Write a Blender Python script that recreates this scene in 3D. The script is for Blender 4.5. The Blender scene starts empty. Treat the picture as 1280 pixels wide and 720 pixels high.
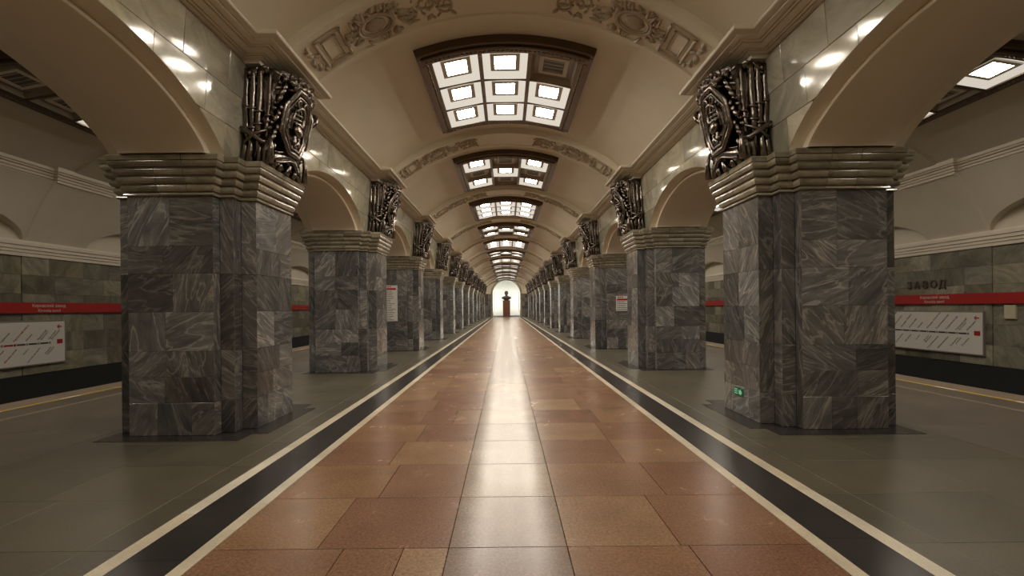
import bpy, bmesh, math, random
from mathutils import Vector, Matrix
random.seed(7)
PI = math.pi
scene = bpy.context.scene
C = scene.collection

# ------------------------------------------------------------------ camera, world, exposure
EYE = 1.6
F_PX = 620.0
cam_data = bpy.data.cameras.new('camera')
cam_data.sensor_width = 36.0
cam_data.lens = 36.0 * F_PX / 1280.0
cam_data.shift_x = 7.0 / 1280.0
cam_data.shift_y = 24.0 / 1280.0
cam_data.clip_start = 0.05
cam_data.clip_end = 300
cam = bpy.data.objects.new('camera', cam_data)
C.objects.link(cam)
ROLL = 0.010
cam.matrix_world = Matrix.Translation((-0.02, 0, EYE)) @ Matrix.Rotation(PI / 2, 4, 'X') @ Matrix.Rotation(-ROLL, 4, 'Z')
scene.camera = cam

world = bpy.data.worlds.new('world')
scene.world = world
world.use_nodes = True
world.node_tree.nodes['Background'].inputs[0].default_value = (0.9, 0.8, 0.65, 1)
world.node_tree.nodes['Background'].inputs[1].default_value = 0.0
scene.view_settings.view_transform = 'Standard'
scene.view_settings.look = 'None'
scene.view_settings.gamma = 1.0
scene.view_settings.use_curve_mapping = False
scene.view_settings.exposure = 0.55
LAMP = 42.0            # emission of a lit diffuser in the hall
LAMP_AISLE = 30.0
LAMP_COL = (1.0, 0.90, 0.76)
scene.cycles.max_bounces = 10
scene.cycles.diffuse_bounces = 6
scene.cycles.glossy_bounces = 4
scene.cycles.sample_clamp_indirect = 6.0
scene.cycles.use_denoising = True
scene.cycles.caustics_reflective = False
scene.cycles.caustics_refractive = False

# ------------------------------------------------------------------ layout (metres; y runs down the hall)
PITCH = 6.16
P1 = 7.20                                   # centre of the first pillar pair in view
NP = 12                                     # pillars per row
Z_END = 80.2
Z_BACK = -2.5
U_SPAN = 3.57                               # hall face of the arcade wall
U_OUT = 5.05                                # platform face of the arcade wall
H_SHAFT, H_CAP = 3.06, 3.55
COR_LO, COR_HI = 4.92, 5.09                 # hall cornice
VC, VR, RR = 1.5, 4.75, 4.60                # vault centre height, vault radius, rib radius
XW = 12.2                                   # track wall
X_EDGE = 8.8                                # platform edge
AX, AVR, ACR = 8.1, 5.3, 6.1                # aisle vault: axis, radius, crown height
ORD = ['zeroth', 'first', 'second', 'third', 'fourth', 'fifth', 'sixth', 'seventh', 'eighth', 'ninth', 'tenth', 'eleventh', 'twelfth', 'thirteenth']
SIDE = {-1: 'left', 1: 'right'}

# ------------------------------------------------------------------ mesh helper
class MB:
    def __init__(self):
        self.v, self.f = [], []
    def add(self, vs, fs):
        o = len(self.v)
        self.v += [tuple(p) for p in vs]
        self.f += [tuple(i + o for i in f) for f in fs]
    def quad(self, a, b, c, d):
        self.add([a, b, c, d], [(0, 1, 2, 3)])
    def box(self, x0, x1, y0, y1, z0, z1):
        self.add([(x0, y0, z0), (x1, y0, z0), (x1, y1, z0), (x0, y1, z0), (x0, y0, z1), (x1, y0, z1), (x1, y1, z1), (x0, y1, z1)],
                 [(0, 3, 2, 1), (4, 5, 6, 7), (0, 1, 5, 4), (1, 2, 6, 5), (2, 3, 7, 6), (3, 0, 4, 7)])
    def cbox(self, x0, x1, y0, y1, z0, z1, b):
        """a box with a chamfer round its top edge"""
        self.add([(x0, y0, z0), (x1, y0, z0), (x1, y1, z0), (x0, y1, z0),
                  (x0, y0, z1 - b), (x1, y0, z1 - b), (x1, y1, z1 - b), (x0, y1, z1 - b),
                  (x0 + b, y0 + b, z1), (x1 - b, y0 + b, z1), (x1 - b, y1 - b, z1), (x0 + b, y1 - b, z1)],
                 [(0, 3, 2, 1), (8, 9, 10, 11)] + [(i, (i + 1) % 4, 4 + (i + 1) % 4, 4 + i) for i in range(4)] +
                 [(4 + i, 4 + (i + 1) % 4, 8 + (i + 1) % 4, 8 + i) for i in range(4)])
    def grid(self, rows, close=False):
        n = len(rows[0])
        vs = [p for r in rows for p in r]
        fs = []
        for i in range(len(rows) - 1):
            for j in range(n if close else n - 1):
                k = (j + 1) % n
                fs.append((i * n + j, i * n + k, (i + 1) * n + k, (i + 1) * n + j))
        self.add(vs, fs)
    def tube(self, pts, r, n=8, caps=True, closed=False):
        pts = [Vector(p) for p in pts]
        m = len(pts)
        rs = r if isinstance(r, (list, tuple)) else [r] * m
        rows = []
        prev = None
        for i, p in enumerate(pts):
            if closed:
                t = pts[(i + 1) % m] - pts[i - 1]
            else:
                t = pts[min(i + 1, m - 1)] - pts[max(i - 1, 0)]
            t.normalize()
            if prev is None:
                ref = Vector((0, 0, 1)) if abs(t.z) < 0.9 else Vector((1, 0, 0))
                a = t.cross(ref).normalized()
            else:
                a = (prev - t * prev.dot(t)).normalized()
            prev = a
            b = t.cross(a)
            rows.append([p + (a * math.cos(2 * PI * k / n) + b * math.sin(2 * PI * k / n)) * rs[i] for k in range(n)])
        if closed:
            rows.append(rows[0])
        o = len(self.v)
        self.grid(rows, close=True)
        if caps and not closed:
            self.f.append(tuple(o + k for k in range(n)))
            self.f.append(tuple(o + (m - 1) * n + k for k in range(n)))
    def ellipsoid(self, c, r, n=8, m=6, rot=None):
        c = Vector(c)
        vs, fs = [], []
        for i in range(m + 1):
            th = PI * i / m
            for j in range(n):
                ph = 2 * PI * j / n
                p = Vector((r[0] * math.sin(th) * math.cos(ph), r[1] * math.sin(th) * math.sin(ph), r[2] * math.cos(th)))
                if rot is not None:
                    p = rot @ p
                vs.append(c + p)
        for i in range(m):
            for j in range(n):
                k = (j + 1) % n
                fs.append((i * n + j, (i + 1) * n + j, (i + 1) * n + k, i * n + k))
        self.add(vs, fs)
    def prism(self, poly, z0, z1):
        n = len(poly)
        self.add([(x, y, z0) for x, y in poly] + [(x, y, z1) for x, y in poly],
                 [tuple(range(n))[::-1], tuple(range(n, 2 * n))] + [(i, (i + 1) % n, n + (i + 1) % n, n + i) for i in range(n)])
    def remap(self, fn):
        self.v = [tuple(fn(*p)) for p in self.v]
        return self
    def mesh(self, name, mat, smooth=False, fix=True):
        me = bpy.data.meshes.new(name)
        me.from_pydata(self.v, [], self.f)
        if fix:
            bm = bmesh.new()
            bm.from_mesh(me)
            bmesh.ops.remove_doubles(bm, verts=bm.verts, dist=1e-5)
            bmesh.ops.recalc_face_normals(bm, faces=bm.faces)
            bm.to_mesh(me)
            bm.free()
        if mat:
            me.materials.append(mat)
        if smooth:
            me.polygons.foreach_set('use_smooth', [True] * len(me.polygons))
            if smooth == 'auto':
                me.set_sharp_from_angle(angle=math.radians(35))
        me.update()
        return me
    def build(self, name, mat, parent=None, smooth=False, loc=(0, 0, 0), fix=True):
        return put(name, self.mesh(name, mat, smooth, fix), parent, loc)

def put(name, me, parent=None, loc=(0, 0, 0), mw=None):
    o = bpy.data.objects.new(name, me)
    C.objects.link(o)
    if parent is not None:
        o.parent = parent
    if mw is not None:
        o.matrix_basis = mw
    else:
        o.location = loc
    return o

def thing(name, label, cat, loc=(0, 0, 0), group=None):
    o = bpy.data.objects.new(name, None)
    o.empty_display_size = 0.2
    C.objects.link(o)
    o.location = loc
    return tag(o, label, cat, group)

def tag(o, label, cat, group=None):
    o['label'] = label
    o['category'] = cat
    if group:
        o['group'] = group
    return o

def struct(o, label=None):
    o['kind'] = 'structure'
    if label:
        o['label'] = label
    return o

def stuff(o):
    o['kind'] = 'stuff'
    return o

def copy_tree(o, parent=None):
    c = o.copy()
    C.objects.link(c)
    c.parent = parent
    for ch in list(o.children):
        copy_tree(ch, c)
    return c

# ------------------------------------------------------------------ materials
def new_mat(name):
    m = bpy.data.materials.new(name)
    m.use_nodes = True
    nt = m.node_tree
    b = nt.nodes['Principled BSDF']
    return m, nt, b

def plain(name, col, rough=0.5, metal=0.0, spec=0.5):
    m, nt, b = new_mat(name)
    b.inputs['Base Color'].default_value = (*col, 1)
    b.inputs['Roughness'].default_value = rough
    b.inputs['Metallic'].default_value = metal
    b.inputs['Specular IOR Level'].default_value = spec
    return m

def N(nt, kind, **kw):
    n = nt.nodes.new(kind)
    for k, v in kw.items():
        if k in n.inputs.keys():
            n.inputs[k].default_value = v
        else:
            setattr(n, k, v)
    return n

def ramp(nt, src, stops):
    r = nt.nodes.new('ShaderNodeValToRGB')
    e = r.color_ramp.elements
    while len(e) < len(stops):
        e.new(0.5)
    for i, (p, c) in enumerate(stops):
        e[i].position = p
        e[i].color = (*c, 1) if len(c) == 3 else c
    nt.links.new(src, r.inputs[0])
    return r.outputs[0]

def math_n(nt, op, a, b=None):
    n = nt.nodes.new('ShaderNodeMath')
    n.operation = op
    for i, x in enumerate((a, b)):
        if x is None:
            continue
        if hasattr(x, 'is_output'):
            nt.links.new(x, n.inputs[i])
        else:
            n.inputs[i].default_value = x
    return n.outputs[0]

def seed_node(nt):
    """one random number per slab, whether the slab is an object or an island of a joined mesh"""
    oi = nt.nodes.new('ShaderNodeObjectInfo')
    ge = nt.nodes.new('ShaderNodeNewGeometry')
    a = math_n(nt, 'MULTIPLY', oi.outputs['Random'], 7.31)
    s = math_n(nt, 'ADD', a, ge.outputs['Random Per Island'])
    return math_n(nt, 'FRACT', s)

def mix_col(nt, fac, a, b, mode='MIX'):
    n = nt.nodes.new('ShaderNodeMix')
    n.data_type = 'RGBA'
    n.blend_type = mode
    n.clamp_factor = True
    for sock, x in ((n.inputs[0], fac), (n.inputs[6], a), (n.inputs[7], b)):
        if hasattr(x, 'is_output'):
            nt.links.new(x, sock)
        elif isinstance(x, (int, float)):
            sock.default_value = x
        else:
            sock.default_value = (*x, 1)
    return n.outputs[2]

def marble(name, stops, vein, vein_amt, rough, tone=(0.7, 1.3), scale=1.0, stretch=2.6, swing=2.4, tint=None):
    m, nt, b = new_mat(name)
    L = nt.links.new
    seed = seed_node(nt)
    tc = nt.nodes.new('ShaderNodeTexCoord')
    off = nt.nodes.new('ShaderNodeVectorMath')
    off.operation = 'SCALE'
    off.inputs[0].default_value = (37.0, 61.0, 23.0)
    L(seed, off.inputs['Scale'])
    add = nt.nodes.new('ShaderNodeVectorMath')
    L(tc.outputs['Object'], add.inputs[0])
    L(off.outputs[0], add.inputs[1])
    rot = nt.nodes.new('ShaderNodeVectorRotate')
    rot.rotation_type = 'Z_AXIS'
    L(add.outputs[0], rot.inputs['Vector'])
    s2 = math_n(nt, 'FRACT', math_n(nt, 'MULTIPLY', seed, 13.7))
    L(math_n(nt, 'MULTIPLY', math_n(nt, 'SUBTRACT', s2, 0.5), swing), rot.inputs['Angle'])
    sc = nt.nodes.new('ShaderNodeVectorMath')
    sc.operation = 'MULTIPLY'
    sc.inputs[1].default_value = (1.0, stretch, stretch)
    L(rot.outputs[0], sc.inputs[0])
    n1 = N(nt, 'ShaderNodeTexNoise', Scale=0.9 * scale, Detail=10.0, Roughness=0.68, Distortion=0.7)
    L(sc.outputs[0], n1.inputs['Vector'])
    n2 = N(nt, 'ShaderNodeTexNoise', Scale=0.55 * scale, Detail=4.0, Roughness=0.5, Distortion=1.3)
    L(sc.outputs[0], n2.inputs['Vector'])
    col = ramp(nt, n1.outputs['Fac'], stops)
    # fine parallel streaks, only in some regions of the stone
    sc2 = nt.nodes.new('ShaderNodeVectorMath')
    sc2.operation = 'MULTIPLY'
    sc2.inputs[1].default_value = (1.0, 2.2, 2.2)
    L(sc.outputs[0], sc2.inputs[0])
    n3 = N(nt, 'ShaderNodeTexNoise', Scale=2.3 * scale, Detail=8.0, Roughness=0.68, Distortion=0.7)
    L(sc2.outputs[0], n3.inputs['Vector'])
    n4 = N(nt, 'ShaderNodeTexNoise', Scale=1.1 * scale, Detail=2.0)
    L(add.outputs[0], n4.inputs['Vector'])
    st = math_n(nt, 'MULTIPLY', ramp(nt, n3.outputs['Fac'], [(0.50, (0, 0, 0)), (0.74, (1, 1, 1))]), ramp(nt, n4.outputs['Fac'], [(0.44, (0, 0, 0)), (0.70, (1, 1, 1))]))
    col = mix_col(nt, math_n(nt, 'MULTIPLY', st, vein_amt), col, vein)
    d = math_n(nt, 'ABSOLUTE', math_n(nt, 'SUBTRACT', n2.outputs['Fac'], 0.5))
    v = ramp(nt, d, [(0.0, (1, 1, 1)), (0.008, (0.7, 0.7, 0.7)), (0.03, (0, 0, 0))])
    col = mix_col(nt, math_n(nt, 'MULTIPLY', v, vein_amt * 0.5), col, vein)
    s3 = math_n(nt, 'FRACT', math_n(nt, 'MULTIPLY', seed, 29.3))
    t = math_n(nt, 'ADD', math_n(nt, 'MULTIPLY', s3, tone[1] - tone[0]), tone[0])
    tr = nt.nodes.new('ShaderNodeCombineColor')
    for i in range(3):
        L(t, tr.inputs[i])
    col = mix_col(nt, 1.0, col, tr.outputs[0], 'MULTIPLY')
    if tint:
        s4 = math_n(nt, 'FRACT', math_n(nt, 'MULTIPLY', seed, 41.9))
        col = mix_col(nt, s4, col, mix_col(nt, 1.0, col, tint, 'MULTIPLY'))
    L(col, b.inputs['Base Color'])
    b.inputs['Roughness'].default_value = rough
    return m

def granite(name, tones, rough, speck=0.35, bump=0.0):
    m, nt, b = new_mat(name)
    L = nt.links.new
    seed = seed_node(nt)
    col = ramp(nt, seed, [(i / max(1, len(tones) - 1), t) for i, t in enumerate(tones)])
    geo = nt.nodes.new('ShaderNodeNewGeometry')
    n = N(nt, 'ShaderNodeTexNoise', Scale=48.0, Detail=4.0, Roughness=0.8)
    L(geo.outputs['Position'], n.inputs['Vector'])
    sp = ramp(nt, n.outputs['Fac'], [(0.34, (1 - speck,) * 3), (0.5, (1, 1, 1)), (0.68, (1 + speck,) * 3)])
    col = mix_col(nt, 1.0, col, sp, 'MULTIPLY')
    n2 = N(nt, 'ShaderNodeTexNoise', Scale=1.7, Detail=5.0, Roughness=0.6)
    L(geo.outputs['Position'], n2.inputs['Vector'])
    wear = ramp(nt, n2.outputs['Fac'], [(0.3, (0.82, 0.82, 0.82)), (0.7, (1.15, 1.15, 1.15))])
    col = mix_col(nt, 1.0, col, wear, 'MULTIPLY')
    L(col, b.inputs['Base Color'])
    rr = nt.nodes.new('ShaderNodeMapRange')
    rr.inputs['To Min'].default_value = rough * 0.97
    rr.inputs['To Max'].default_value = rough * 1.04
    L(n2.outputs['Fac'], rr.inputs['Value'])
    L(rr.outputs[0], b.inputs['Roughness'])
    return m

def plaster(name, col, rough=0.6, stain=0.12):
    m, nt, b = new_mat(name)
    L = nt.links.new
    geo = nt.nodes.new('ShaderNodeNewGeometry')
    n = N(nt, 'ShaderNodeTexNoise', Scale=0.9, Detail=6.0, Roughness=0.6)
    L(geo.outputs['Position'], n.inputs['Vector'])
    w = ramp(nt, n.outputs['Fac'], [(0.3, (1 - stain, 1 - stain * 1.15, 1 - stain * 1.4)), (0.65, (1, 1, 1))])
    L(mix_col(nt, 1.0, col, w, 'MULTIPLY'), b.inputs['Base Color'])
    b.inputs['Roughness'].default_value = rough
    return m

def emit(name, col, strength):
    m = bpy.data.materials.new(name)
    m.use_nodes = True
    nt = m.node_tree
    nt.nodes.clear()
    e = nt.nodes.new('ShaderNodeEmission')
    e.inputs[0].default_value = (*col, 1)
    e.inputs[1].default_value = strength
    o = nt.nodes.new('ShaderNodeOutputMaterial')
    nt.links.new(e.outputs[0], o.inputs[0])
    return m

M = {}
M['pillar'] = marble('grey_veined_marble', [(0.28, (0.066, 0.068, 0.071)), (0.45, (0.115, 0.116, 0.119)), (0.58, (0.170, 0.168, 0.167)), (0.74, (0.28, 0.272, 0.262))],
                     (0.52, 0.50, 0.465), 0.85, 0.15, (0.5, 1.35), 1.7, 4.2, 2.8, (1.06, 1.0, 0.93))
M['capital'] = marble('green_cream_marble', [(0.25, (0.14, 0.122, 0.088)), (0.5, (0.29, 0.257, 0.185)), (0.75, (0.45, 0.41, 0.31))], (0.09, 0.08, 0.06), 0.45, 0.12, (0.75, 1.2), 2.0, 1.5, 1.5)
M['spandrel'] = marble('pale_polished_marble', [(0.22, (0.22, 0.21, 0.17)), (0.45, (0.36, 0.34, 0.27)), (0.7, (0.52, 0.49, 0.40))], (0.14, 0.135, 0.12), 0.45, 0.09, (0.8, 1.15), 1.0, 2.0, 2.5, (1.0, 0.96, 0.84))
M['trackwall'] = marble('mottled_wall_marble', [(0.25, (0.075, 0.073, 0.068)), (0.45, (0.16, 0.153, 0.132)), (0.6, (0.25, 0.235, 0.192)), (0.8, (0.42, 0.39, 0.31))], (0.5, 0.46, 0.36), 0.3, 0.3, (0.6, 1.3), 1.2, 2.4, 3.0, (1.03, 1.0, 0.82))
M['joint'] = plain('dark_joint', (0.035, 0.032, 0.03), 0.8)
M['tile_center'] = granite('pale_pink_granite', [(0.255, 0.175, 0.115), (0.215, 0.148, 0.108), (0.275, 0.195, 0.125), (0.19, 0.125, 0.094)], 0.22, 0.4)
M['tile_side'] = granite('brown_red_granite', [(0.25, 0.137, 0.070), (0.18, 0.083, 0.056), (0.27, 0.158, 0.083), (0.215, 0.108, 0.062), (0.30, 0.19, 0.105)], 0.27, 0.4)
M['paving'] = granite('grey_green_paving', [(0.094, 0.082, 0.056), (0.083, 0.073, 0.050), (0.102, 0.089, 0.061)], 0.36, 0.25)
M['asphalt'] = granite('smooth_brown_paving', [(0.10, 0.083, 0.062), (0.11, 0.09, 0.068)], 0.40, 0.12)
M['edge'] = granite('platform_edge_stone', [(0.22, 0.17, 0.12), (0.19, 0.145, 0.10)], 0.5, 0.2)
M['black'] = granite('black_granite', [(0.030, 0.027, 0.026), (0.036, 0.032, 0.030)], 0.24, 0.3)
M['cream'] = granite('cream_border_stone', [(0.64, 0.57, 0.44), (0.58, 0.50, 0.36), (0.68, 0.62, 0.50)], 0.34, 0.12)
M['yellow'] = plain('yellow_line_paint', (0.50, 0.33, 0.03), 0.5)
M['dash'] = plain('pale_line_paint', (0.72, 0.60, 0.38), 0.5)
M['vault'] = plaster('cream_plaster', (0.80, 0.735, 0.60), 0.42, 0.08)
M['arch'] = plaster('arch_plaster', (0.80, 0.72, 0.58), 0.42, 0.06)
M['cornice'] = plaster('cornice_plaster', (0.74, 0.68, 0.57), 0.38, 0.08)
M['relief'] = plaster('aged_shaded_relief_plaster', (0.52, 0.45, 0.34), 0.5, 0.35)  # browner than the vault: dirt plus recess shade put into the colour
M['aisle'] = plaster('aisle_plaster', (0.60, 0.55, 0.45), 0.5, 0.08)
M['bronze'] = plain('dark_polished_bronze', (0.20, 0.172, 0.148), 0.22, 1.0)
def hammered(m, scale, strength):
    nt = m.node_tree
    tc = nt.nodes.new('ShaderNodeTexCoord')
    n = N(nt, 'ShaderNodeTexNoise', Scale=scale, Detail=4.0, Roughness=0.6)
    nt.links.new(tc.outputs['Object'], n.inputs['Vector'])
    b = nt.nodes.new('ShaderNodeBump')
    b.inputs['Strength'].default_value = strength
    b.inputs['Distance'].default_value = 0.03
    nt.links.new(n.outputs['Fac'], b.inputs['Height'])
    nt.links.new(b.outputs[0], nt.nodes['Principled BSDF'].inputs['Normal'])
hammered(M['bronze'], 11.0, 0.4)
M['bronze2'] = plain('lamp_bronze', (0.13, 0.098, 0.07), 0.38, 0.9)
M['tray'] = plain('lamp_tray_metal', (0.62, 0.58, 0.50), 0.45, 0.0)
M['bezel'] = plain('lamp_bezel_enamel', (0.62, 0.57, 0.47), 0.5)
M['off'] = plain('unlit_diffuser', (0.10, 0.088, 0.070), 0.35)
M['glass_off'] = plain('unlit_frosted_glass', (0.24, 0.195, 0.145), 0.35)
M['glass_on'] = emit('lit_frosted_glass', LAMP_COL, 0.50)
M['glass_on_aisle'] = emit('lit_aisle_frosted_glass', LAMP_COL, 0.45)
M['on'] = emit('lit_diffuser', LAMP_COL, LAMP)
M['on_aisle'] = emit('lit_aisle_diffuser', LAMP_COL, LAMP_AISLE)
M['pit'] = plain('black_trackbed', (0.010, 0.010, 0.010), 0.85)
M['red'] = plain('red_enamel', (0.36, 0.011, 0.010), 0.4)
M['white'] = plain('white_enamel', (0.66, 0.64, 0.60), 0.4)
M['ink'] = plain('dark_print', (0.05, 0.05, 0.05), 0.6)
M['greyink'] = plain('grey_print', (0.13, 0.12, 0.115), 0.6)
M['redink'] = plain('red_print', (0.36, 0.03, 0.03), 0.6)
M['frame'] = plain('board_frame_metal', (0.30, 0.26, 0.25), 0.35, 0.3)
M['letter'] = plain('dark_letter_metal', (0.07, 0.065, 0.055), 0.45, 0.3)
M['green'] = emit('green_backlit_panel', (0.08, 0.42, 0.14), 0.10)
M['lime'] = emit('pale_green_pictogram', (0.55, 1.0, 0.62), 0.26)
M['niche'] = plaster('white_niche_plaster', (0.80, 0.82, 0.78), 0.6, 0.05)
M['redgranite'] = granite('polished_red_granite', [(0.15, 0.06, 0.036), (0.17, 0.07, 0.042)], 0.25, 0.25)
M['bust'] = plain('dark_bust_bronze', (0.055, 0.042, 0.036), 0.4, 0.8)

# ------------------------------------------------------------------ slabs: shared meshes, local x = width, y = height, z = outward
_slab = {}
def slab_mesh(w, h, t, b, mat, name):
    k = (round(w, 3), round(h, 3), t, b, mat, name)
    if k not in _slab:
        mb = MB()
        mb.cbox(-w / 2, w / 2, -h / 2, h / 2, -t, 0, b)
        _slab[k] = mb.mesh(name, M[mat], fix=False)
    return _slab[k]

def face_matrix(c, ax, ay):
    ax, ay = Vector(ax).normalized(), Vector(ay).normalized()
    az = ax.cross(ay)
    m = Matrix((ax, ay, az)).transposed().to_4x4()
    m.translation = Vector(c)
    return m

def slab(name, parent, c, ax, ay, w, h, mat, gap=0.004, t=0.03, b=0.003, tilt=0.0, dz=0.0):
    me = slab_mesh(w - gap, h - gap, t, b, mat, name)
    m = face_matrix(c, ax, ay)
    if tilt:
        m = m @ Matrix.Rotation(random.gauss(0, tilt), 4, 'X') @ Matrix.Rotation(random.gauss(0, tilt), 4, 'Y')
    if dz:
        m = m @ Matrix.Translation((0, 0, dz))
    return put(name, me, parent, mw=m)

def slab_into(mb, c, ax, ay, w, h, gap=0.004, t=0.03, b=0.003):
    tmp = MB()
    tmp.cbox(-(w - gap) / 2, (w - gap) / 2, -(h - gap) / 2, (h - gap) / 2, -t, 0, b)
    m = face_matrix(c, ax, ay)
    mb.add([m @ Vector(p) for p in tmp.v], tmp.f)

# ------------------------------------------------------------------ floor of the hall
mb = MB()
mb.box(-2.62, 2.62, Z_BACK, Z_END + 3.0, -0.25, -0.028)
floor = struct(mb.build('floor', M['joint']))
ROW = 0.88
zs = [3.307 + ROW * k for k in range(-4, 88)]
far_c, far_s = MB(), MB()
count = 0
for k in range(len(zs) - 1):
    z0, z1 = zs[k], min(zs[k + 1], Z_END)
    if z0 >= Z_END - 0.05:
        break
    j1, j2 = random.choice([0, 0, 0.05, -0.06, 0.12, -0.1]), random.choice([0, 0, -0.05, 0.08, 0.14, -0.12])
    ed = [-2.0, -1.24 + j1, -0.42, 0.37, 1.18 + j2, 2.0]
    cols = list(zip(ed[:-1], ed[1:]))
    for i, (a, b) in enumerate(cols):
        mat = 'tile_center' if i == 2 else 'tile_side'
        c = ((a + b) / 2, (z0 + z1) / 2, 0)
        if count < 300:
            parts = [(a, b)]
            if i in (1,) and k in (3, 8, 15) and count < 295:
                parts = [(a, (a + b) / 2 + 0.05), ((a + b) / 2 + 0.05, b)]
            for p, q in parts:
                slab('granite_tile', floor, ((p + q) / 2, (z0 + z1) / 2, 0), (1, 0, 0), (0, 1, 0), q - p, z1 - z0, mat, gap=0.005, b=0.0015, tilt=0.0006)
                count += 1
        else:
            slab_into(far_c if i == 2 else far_s, c, (1, 0, 0), (0, 1, 0), b - a, z1 - z0, gap=0.005, b=0.0015)
stuff(far_c.build('distant_center_tiles', M['tile_center'], floor, fix=False))
stuff(far_s.build('distant_side_tiles', M['tile_side'], floor, fix=False))
far_w, far_b = MB(), MB()
for s in (-1, 1):
    for x0, x1, mat, name, ln in ((2.0, 2.10, 'cream', 'cream_border_stone', 1.45), (2.10, 2.48, 'black', 'black_border_slab', 2.7), (2.48, 2.60, 'cream', 'cream_border_stone', 1.6)):
        z = Z_BACK + random.random()
        while z < Z_END:
            l = min(ln * random.uniform(0.8, 1.2), Z_END - z)
            c = (s * (x0 + x1) / 2, z + l / 2, 0.0005)
            if z < 36:
                slab(name, floor, c, (1, 0, 0), (0, 1, 0), x1 - x0, l, mat, gap=0.003, b=0.0015)
            else:
                slab_into(far_b if mat == 'black' else far_w, c, (1, 0, 0), (0, 1, 0), x1 - x0, l, gap=0.003, b=0.0015)
            z += l
stuff(far_w.build('distant_cream_border', M['cream'], floor, fix=False))
stuff(far_b.build('distant_black_border', M['black'], floor, fix=False))

# ------------------------------------------------------------------ platform floors
# plan outline of a pillar as (u, w): u from the hall axis, w along the hall from the pillar's centre
OUT = [(3.37, -0.54), (3.57, -0.54), (3.57, -0.73), (3.75, -0.73), (3.75, -0.88), (4.84, -0.88), (4.84, -0.73), (5.05, -0.73),
       (5.05, 0.73), (4.84, 0.73), (4.84, 0.88), (3.75, 0.88), (3.75, 0.73), (3.57, 0.73), (3.57, 0.54), (3.37, 0.54)]
def offset_path(path, d, closed=True):
    """mitred offset of a rectilinear path; d > 0 goes to the right of travel"""
    n = len(path)
    out = []
    for i in range(n):
        p = Vector(path[i])
        a = (p - Vector(path[i - 1])) if (closed or i > 0) else None
        b = (Vector(path[(i + 1) % n]) - p) if (closed or i < n - 1) else None
        na = Vector((a.y, -a.x)).normalized() if a is not None else None
        nb = Vector((b.y, -b.x)).normalized() if b is not None else None
        if na is None:
            v = nb * d
        elif nb is None:
            v = na * d
        else:
            v = (na + nb) * (d / max(1e-6, 1 + na.dot(nb)))
        out.append((p.x + v.x, p.y + v.y))
    return out

pillar_z = [P1 + PITCH * k for k in range(NP)]
for s in (-1, 1):
    mb = MB()
    mb.box(min(s * 2.605, s * X_EDGE), max(s * 2.605, s * X_EDGE), Z_BACK, Z_END, -0.25, -0.028)
    fl = struct(mb.build('floor_' + SIDE[s], M['joint']))
    far = MB()
    for k in range(len(zs) - 1):
        z0, z1 = zs[k], min(zs[k + 1], Z_END)
        if z0 >= Z_END - 0.05:
            break
        j = random.choice([0, 0.12, -0.15])
        for a, b in ((2.6, 2.86), (2.86, 3.95 + j), (3.95 + j, 5.25)):
            c = (s * (a + b) / 2, (z0 + z1) / 2, 0)
            if z0 < 45:
                slab('paving_slab', fl, c, (1, 0, 0), (0, 1, 0), b - a, z1 - z0, 'paving', gap=0.004, b=0.0012, tilt=0.0005)
            else:
                slab_into(far, c, (1, 0, 0), (0, 1, 0), b - a, z1 - z0, gap=0.004, b=0.0012)
    stuff(far.build('distant_paving_slabs', M['paving'], fl, fix=False))
    z = Z_BACK
    while z < Z_END:
        l = min(9.0, Z_END - z)
        slab('smooth_paving_strip', fl, (s * 6.375, z + l / 2, 0), (1, 0, 0), (0, 1, 0), 2.25, l, 'asphalt', gap=0.003, b=0.001)
        slab('pale_paving_strip', fl, (s * 7.545, z + l / 2, 0.001), (1, 0, 0), (0, 1, 0), 0.09, l, 'edge', gap=0.003, b=0.001)
        slab('outer_paving_strip', fl, (s * 7.875, z + l / 2, 0), (1, 0, 0), (0, 1, 0), 0.57, l, 'asphalt', gap=0.003, b=0.001)
        z += l
    z = Z_BACK
    far = MB()
    while z < Z_END:
        l = min(1.5, Z_END - z)
        for x, w, mat, nm, a, b in ((8.20, 0.08, 'yellow', 'yellow_safety_line', 0, l - 0.42), (8.20, 0.08, 'dash', 'pale_safety_dash', l - 0.42, l), (8.52, 0.56, 'edge', 'platform_edge_stone', 0, l)):
            if b - a < 0.05:
                continue
            c = (s * x, z + (a + b) / 2, 0.001)
            slab(nm, fl, c, (1, 0, 0), (0, 1, 0), w, b - a, mat, gap=0.003 if mat == 'edge' else 0.0, b=0.001)
        z += l
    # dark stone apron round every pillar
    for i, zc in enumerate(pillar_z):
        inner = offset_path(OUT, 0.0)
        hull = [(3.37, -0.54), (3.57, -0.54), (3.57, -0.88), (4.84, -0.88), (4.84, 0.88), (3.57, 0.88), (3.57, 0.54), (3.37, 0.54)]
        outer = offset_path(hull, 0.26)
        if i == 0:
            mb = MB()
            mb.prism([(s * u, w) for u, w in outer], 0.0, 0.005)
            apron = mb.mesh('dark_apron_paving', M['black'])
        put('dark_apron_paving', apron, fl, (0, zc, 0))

# track pits
for s in (-1, 1):
    mb = MB()
    x0, x1 = s * X_EDGE, s * XW
    mb.quad((x0, Z_BACK, -1.2), (x1, Z_BACK, -1.2), (x1, Z_END, -1.2), (x0, Z_END, -1.2))
    mb.quad((x0, Z_BACK, -1.2), (x0, Z_END, -1.2), (x0, Z_END, -0.03), (x0, Z_BACK, -0.03))
    struct(mb.build('floor_track_' + SIDE[s], M['pit'], fix=False))

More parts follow.
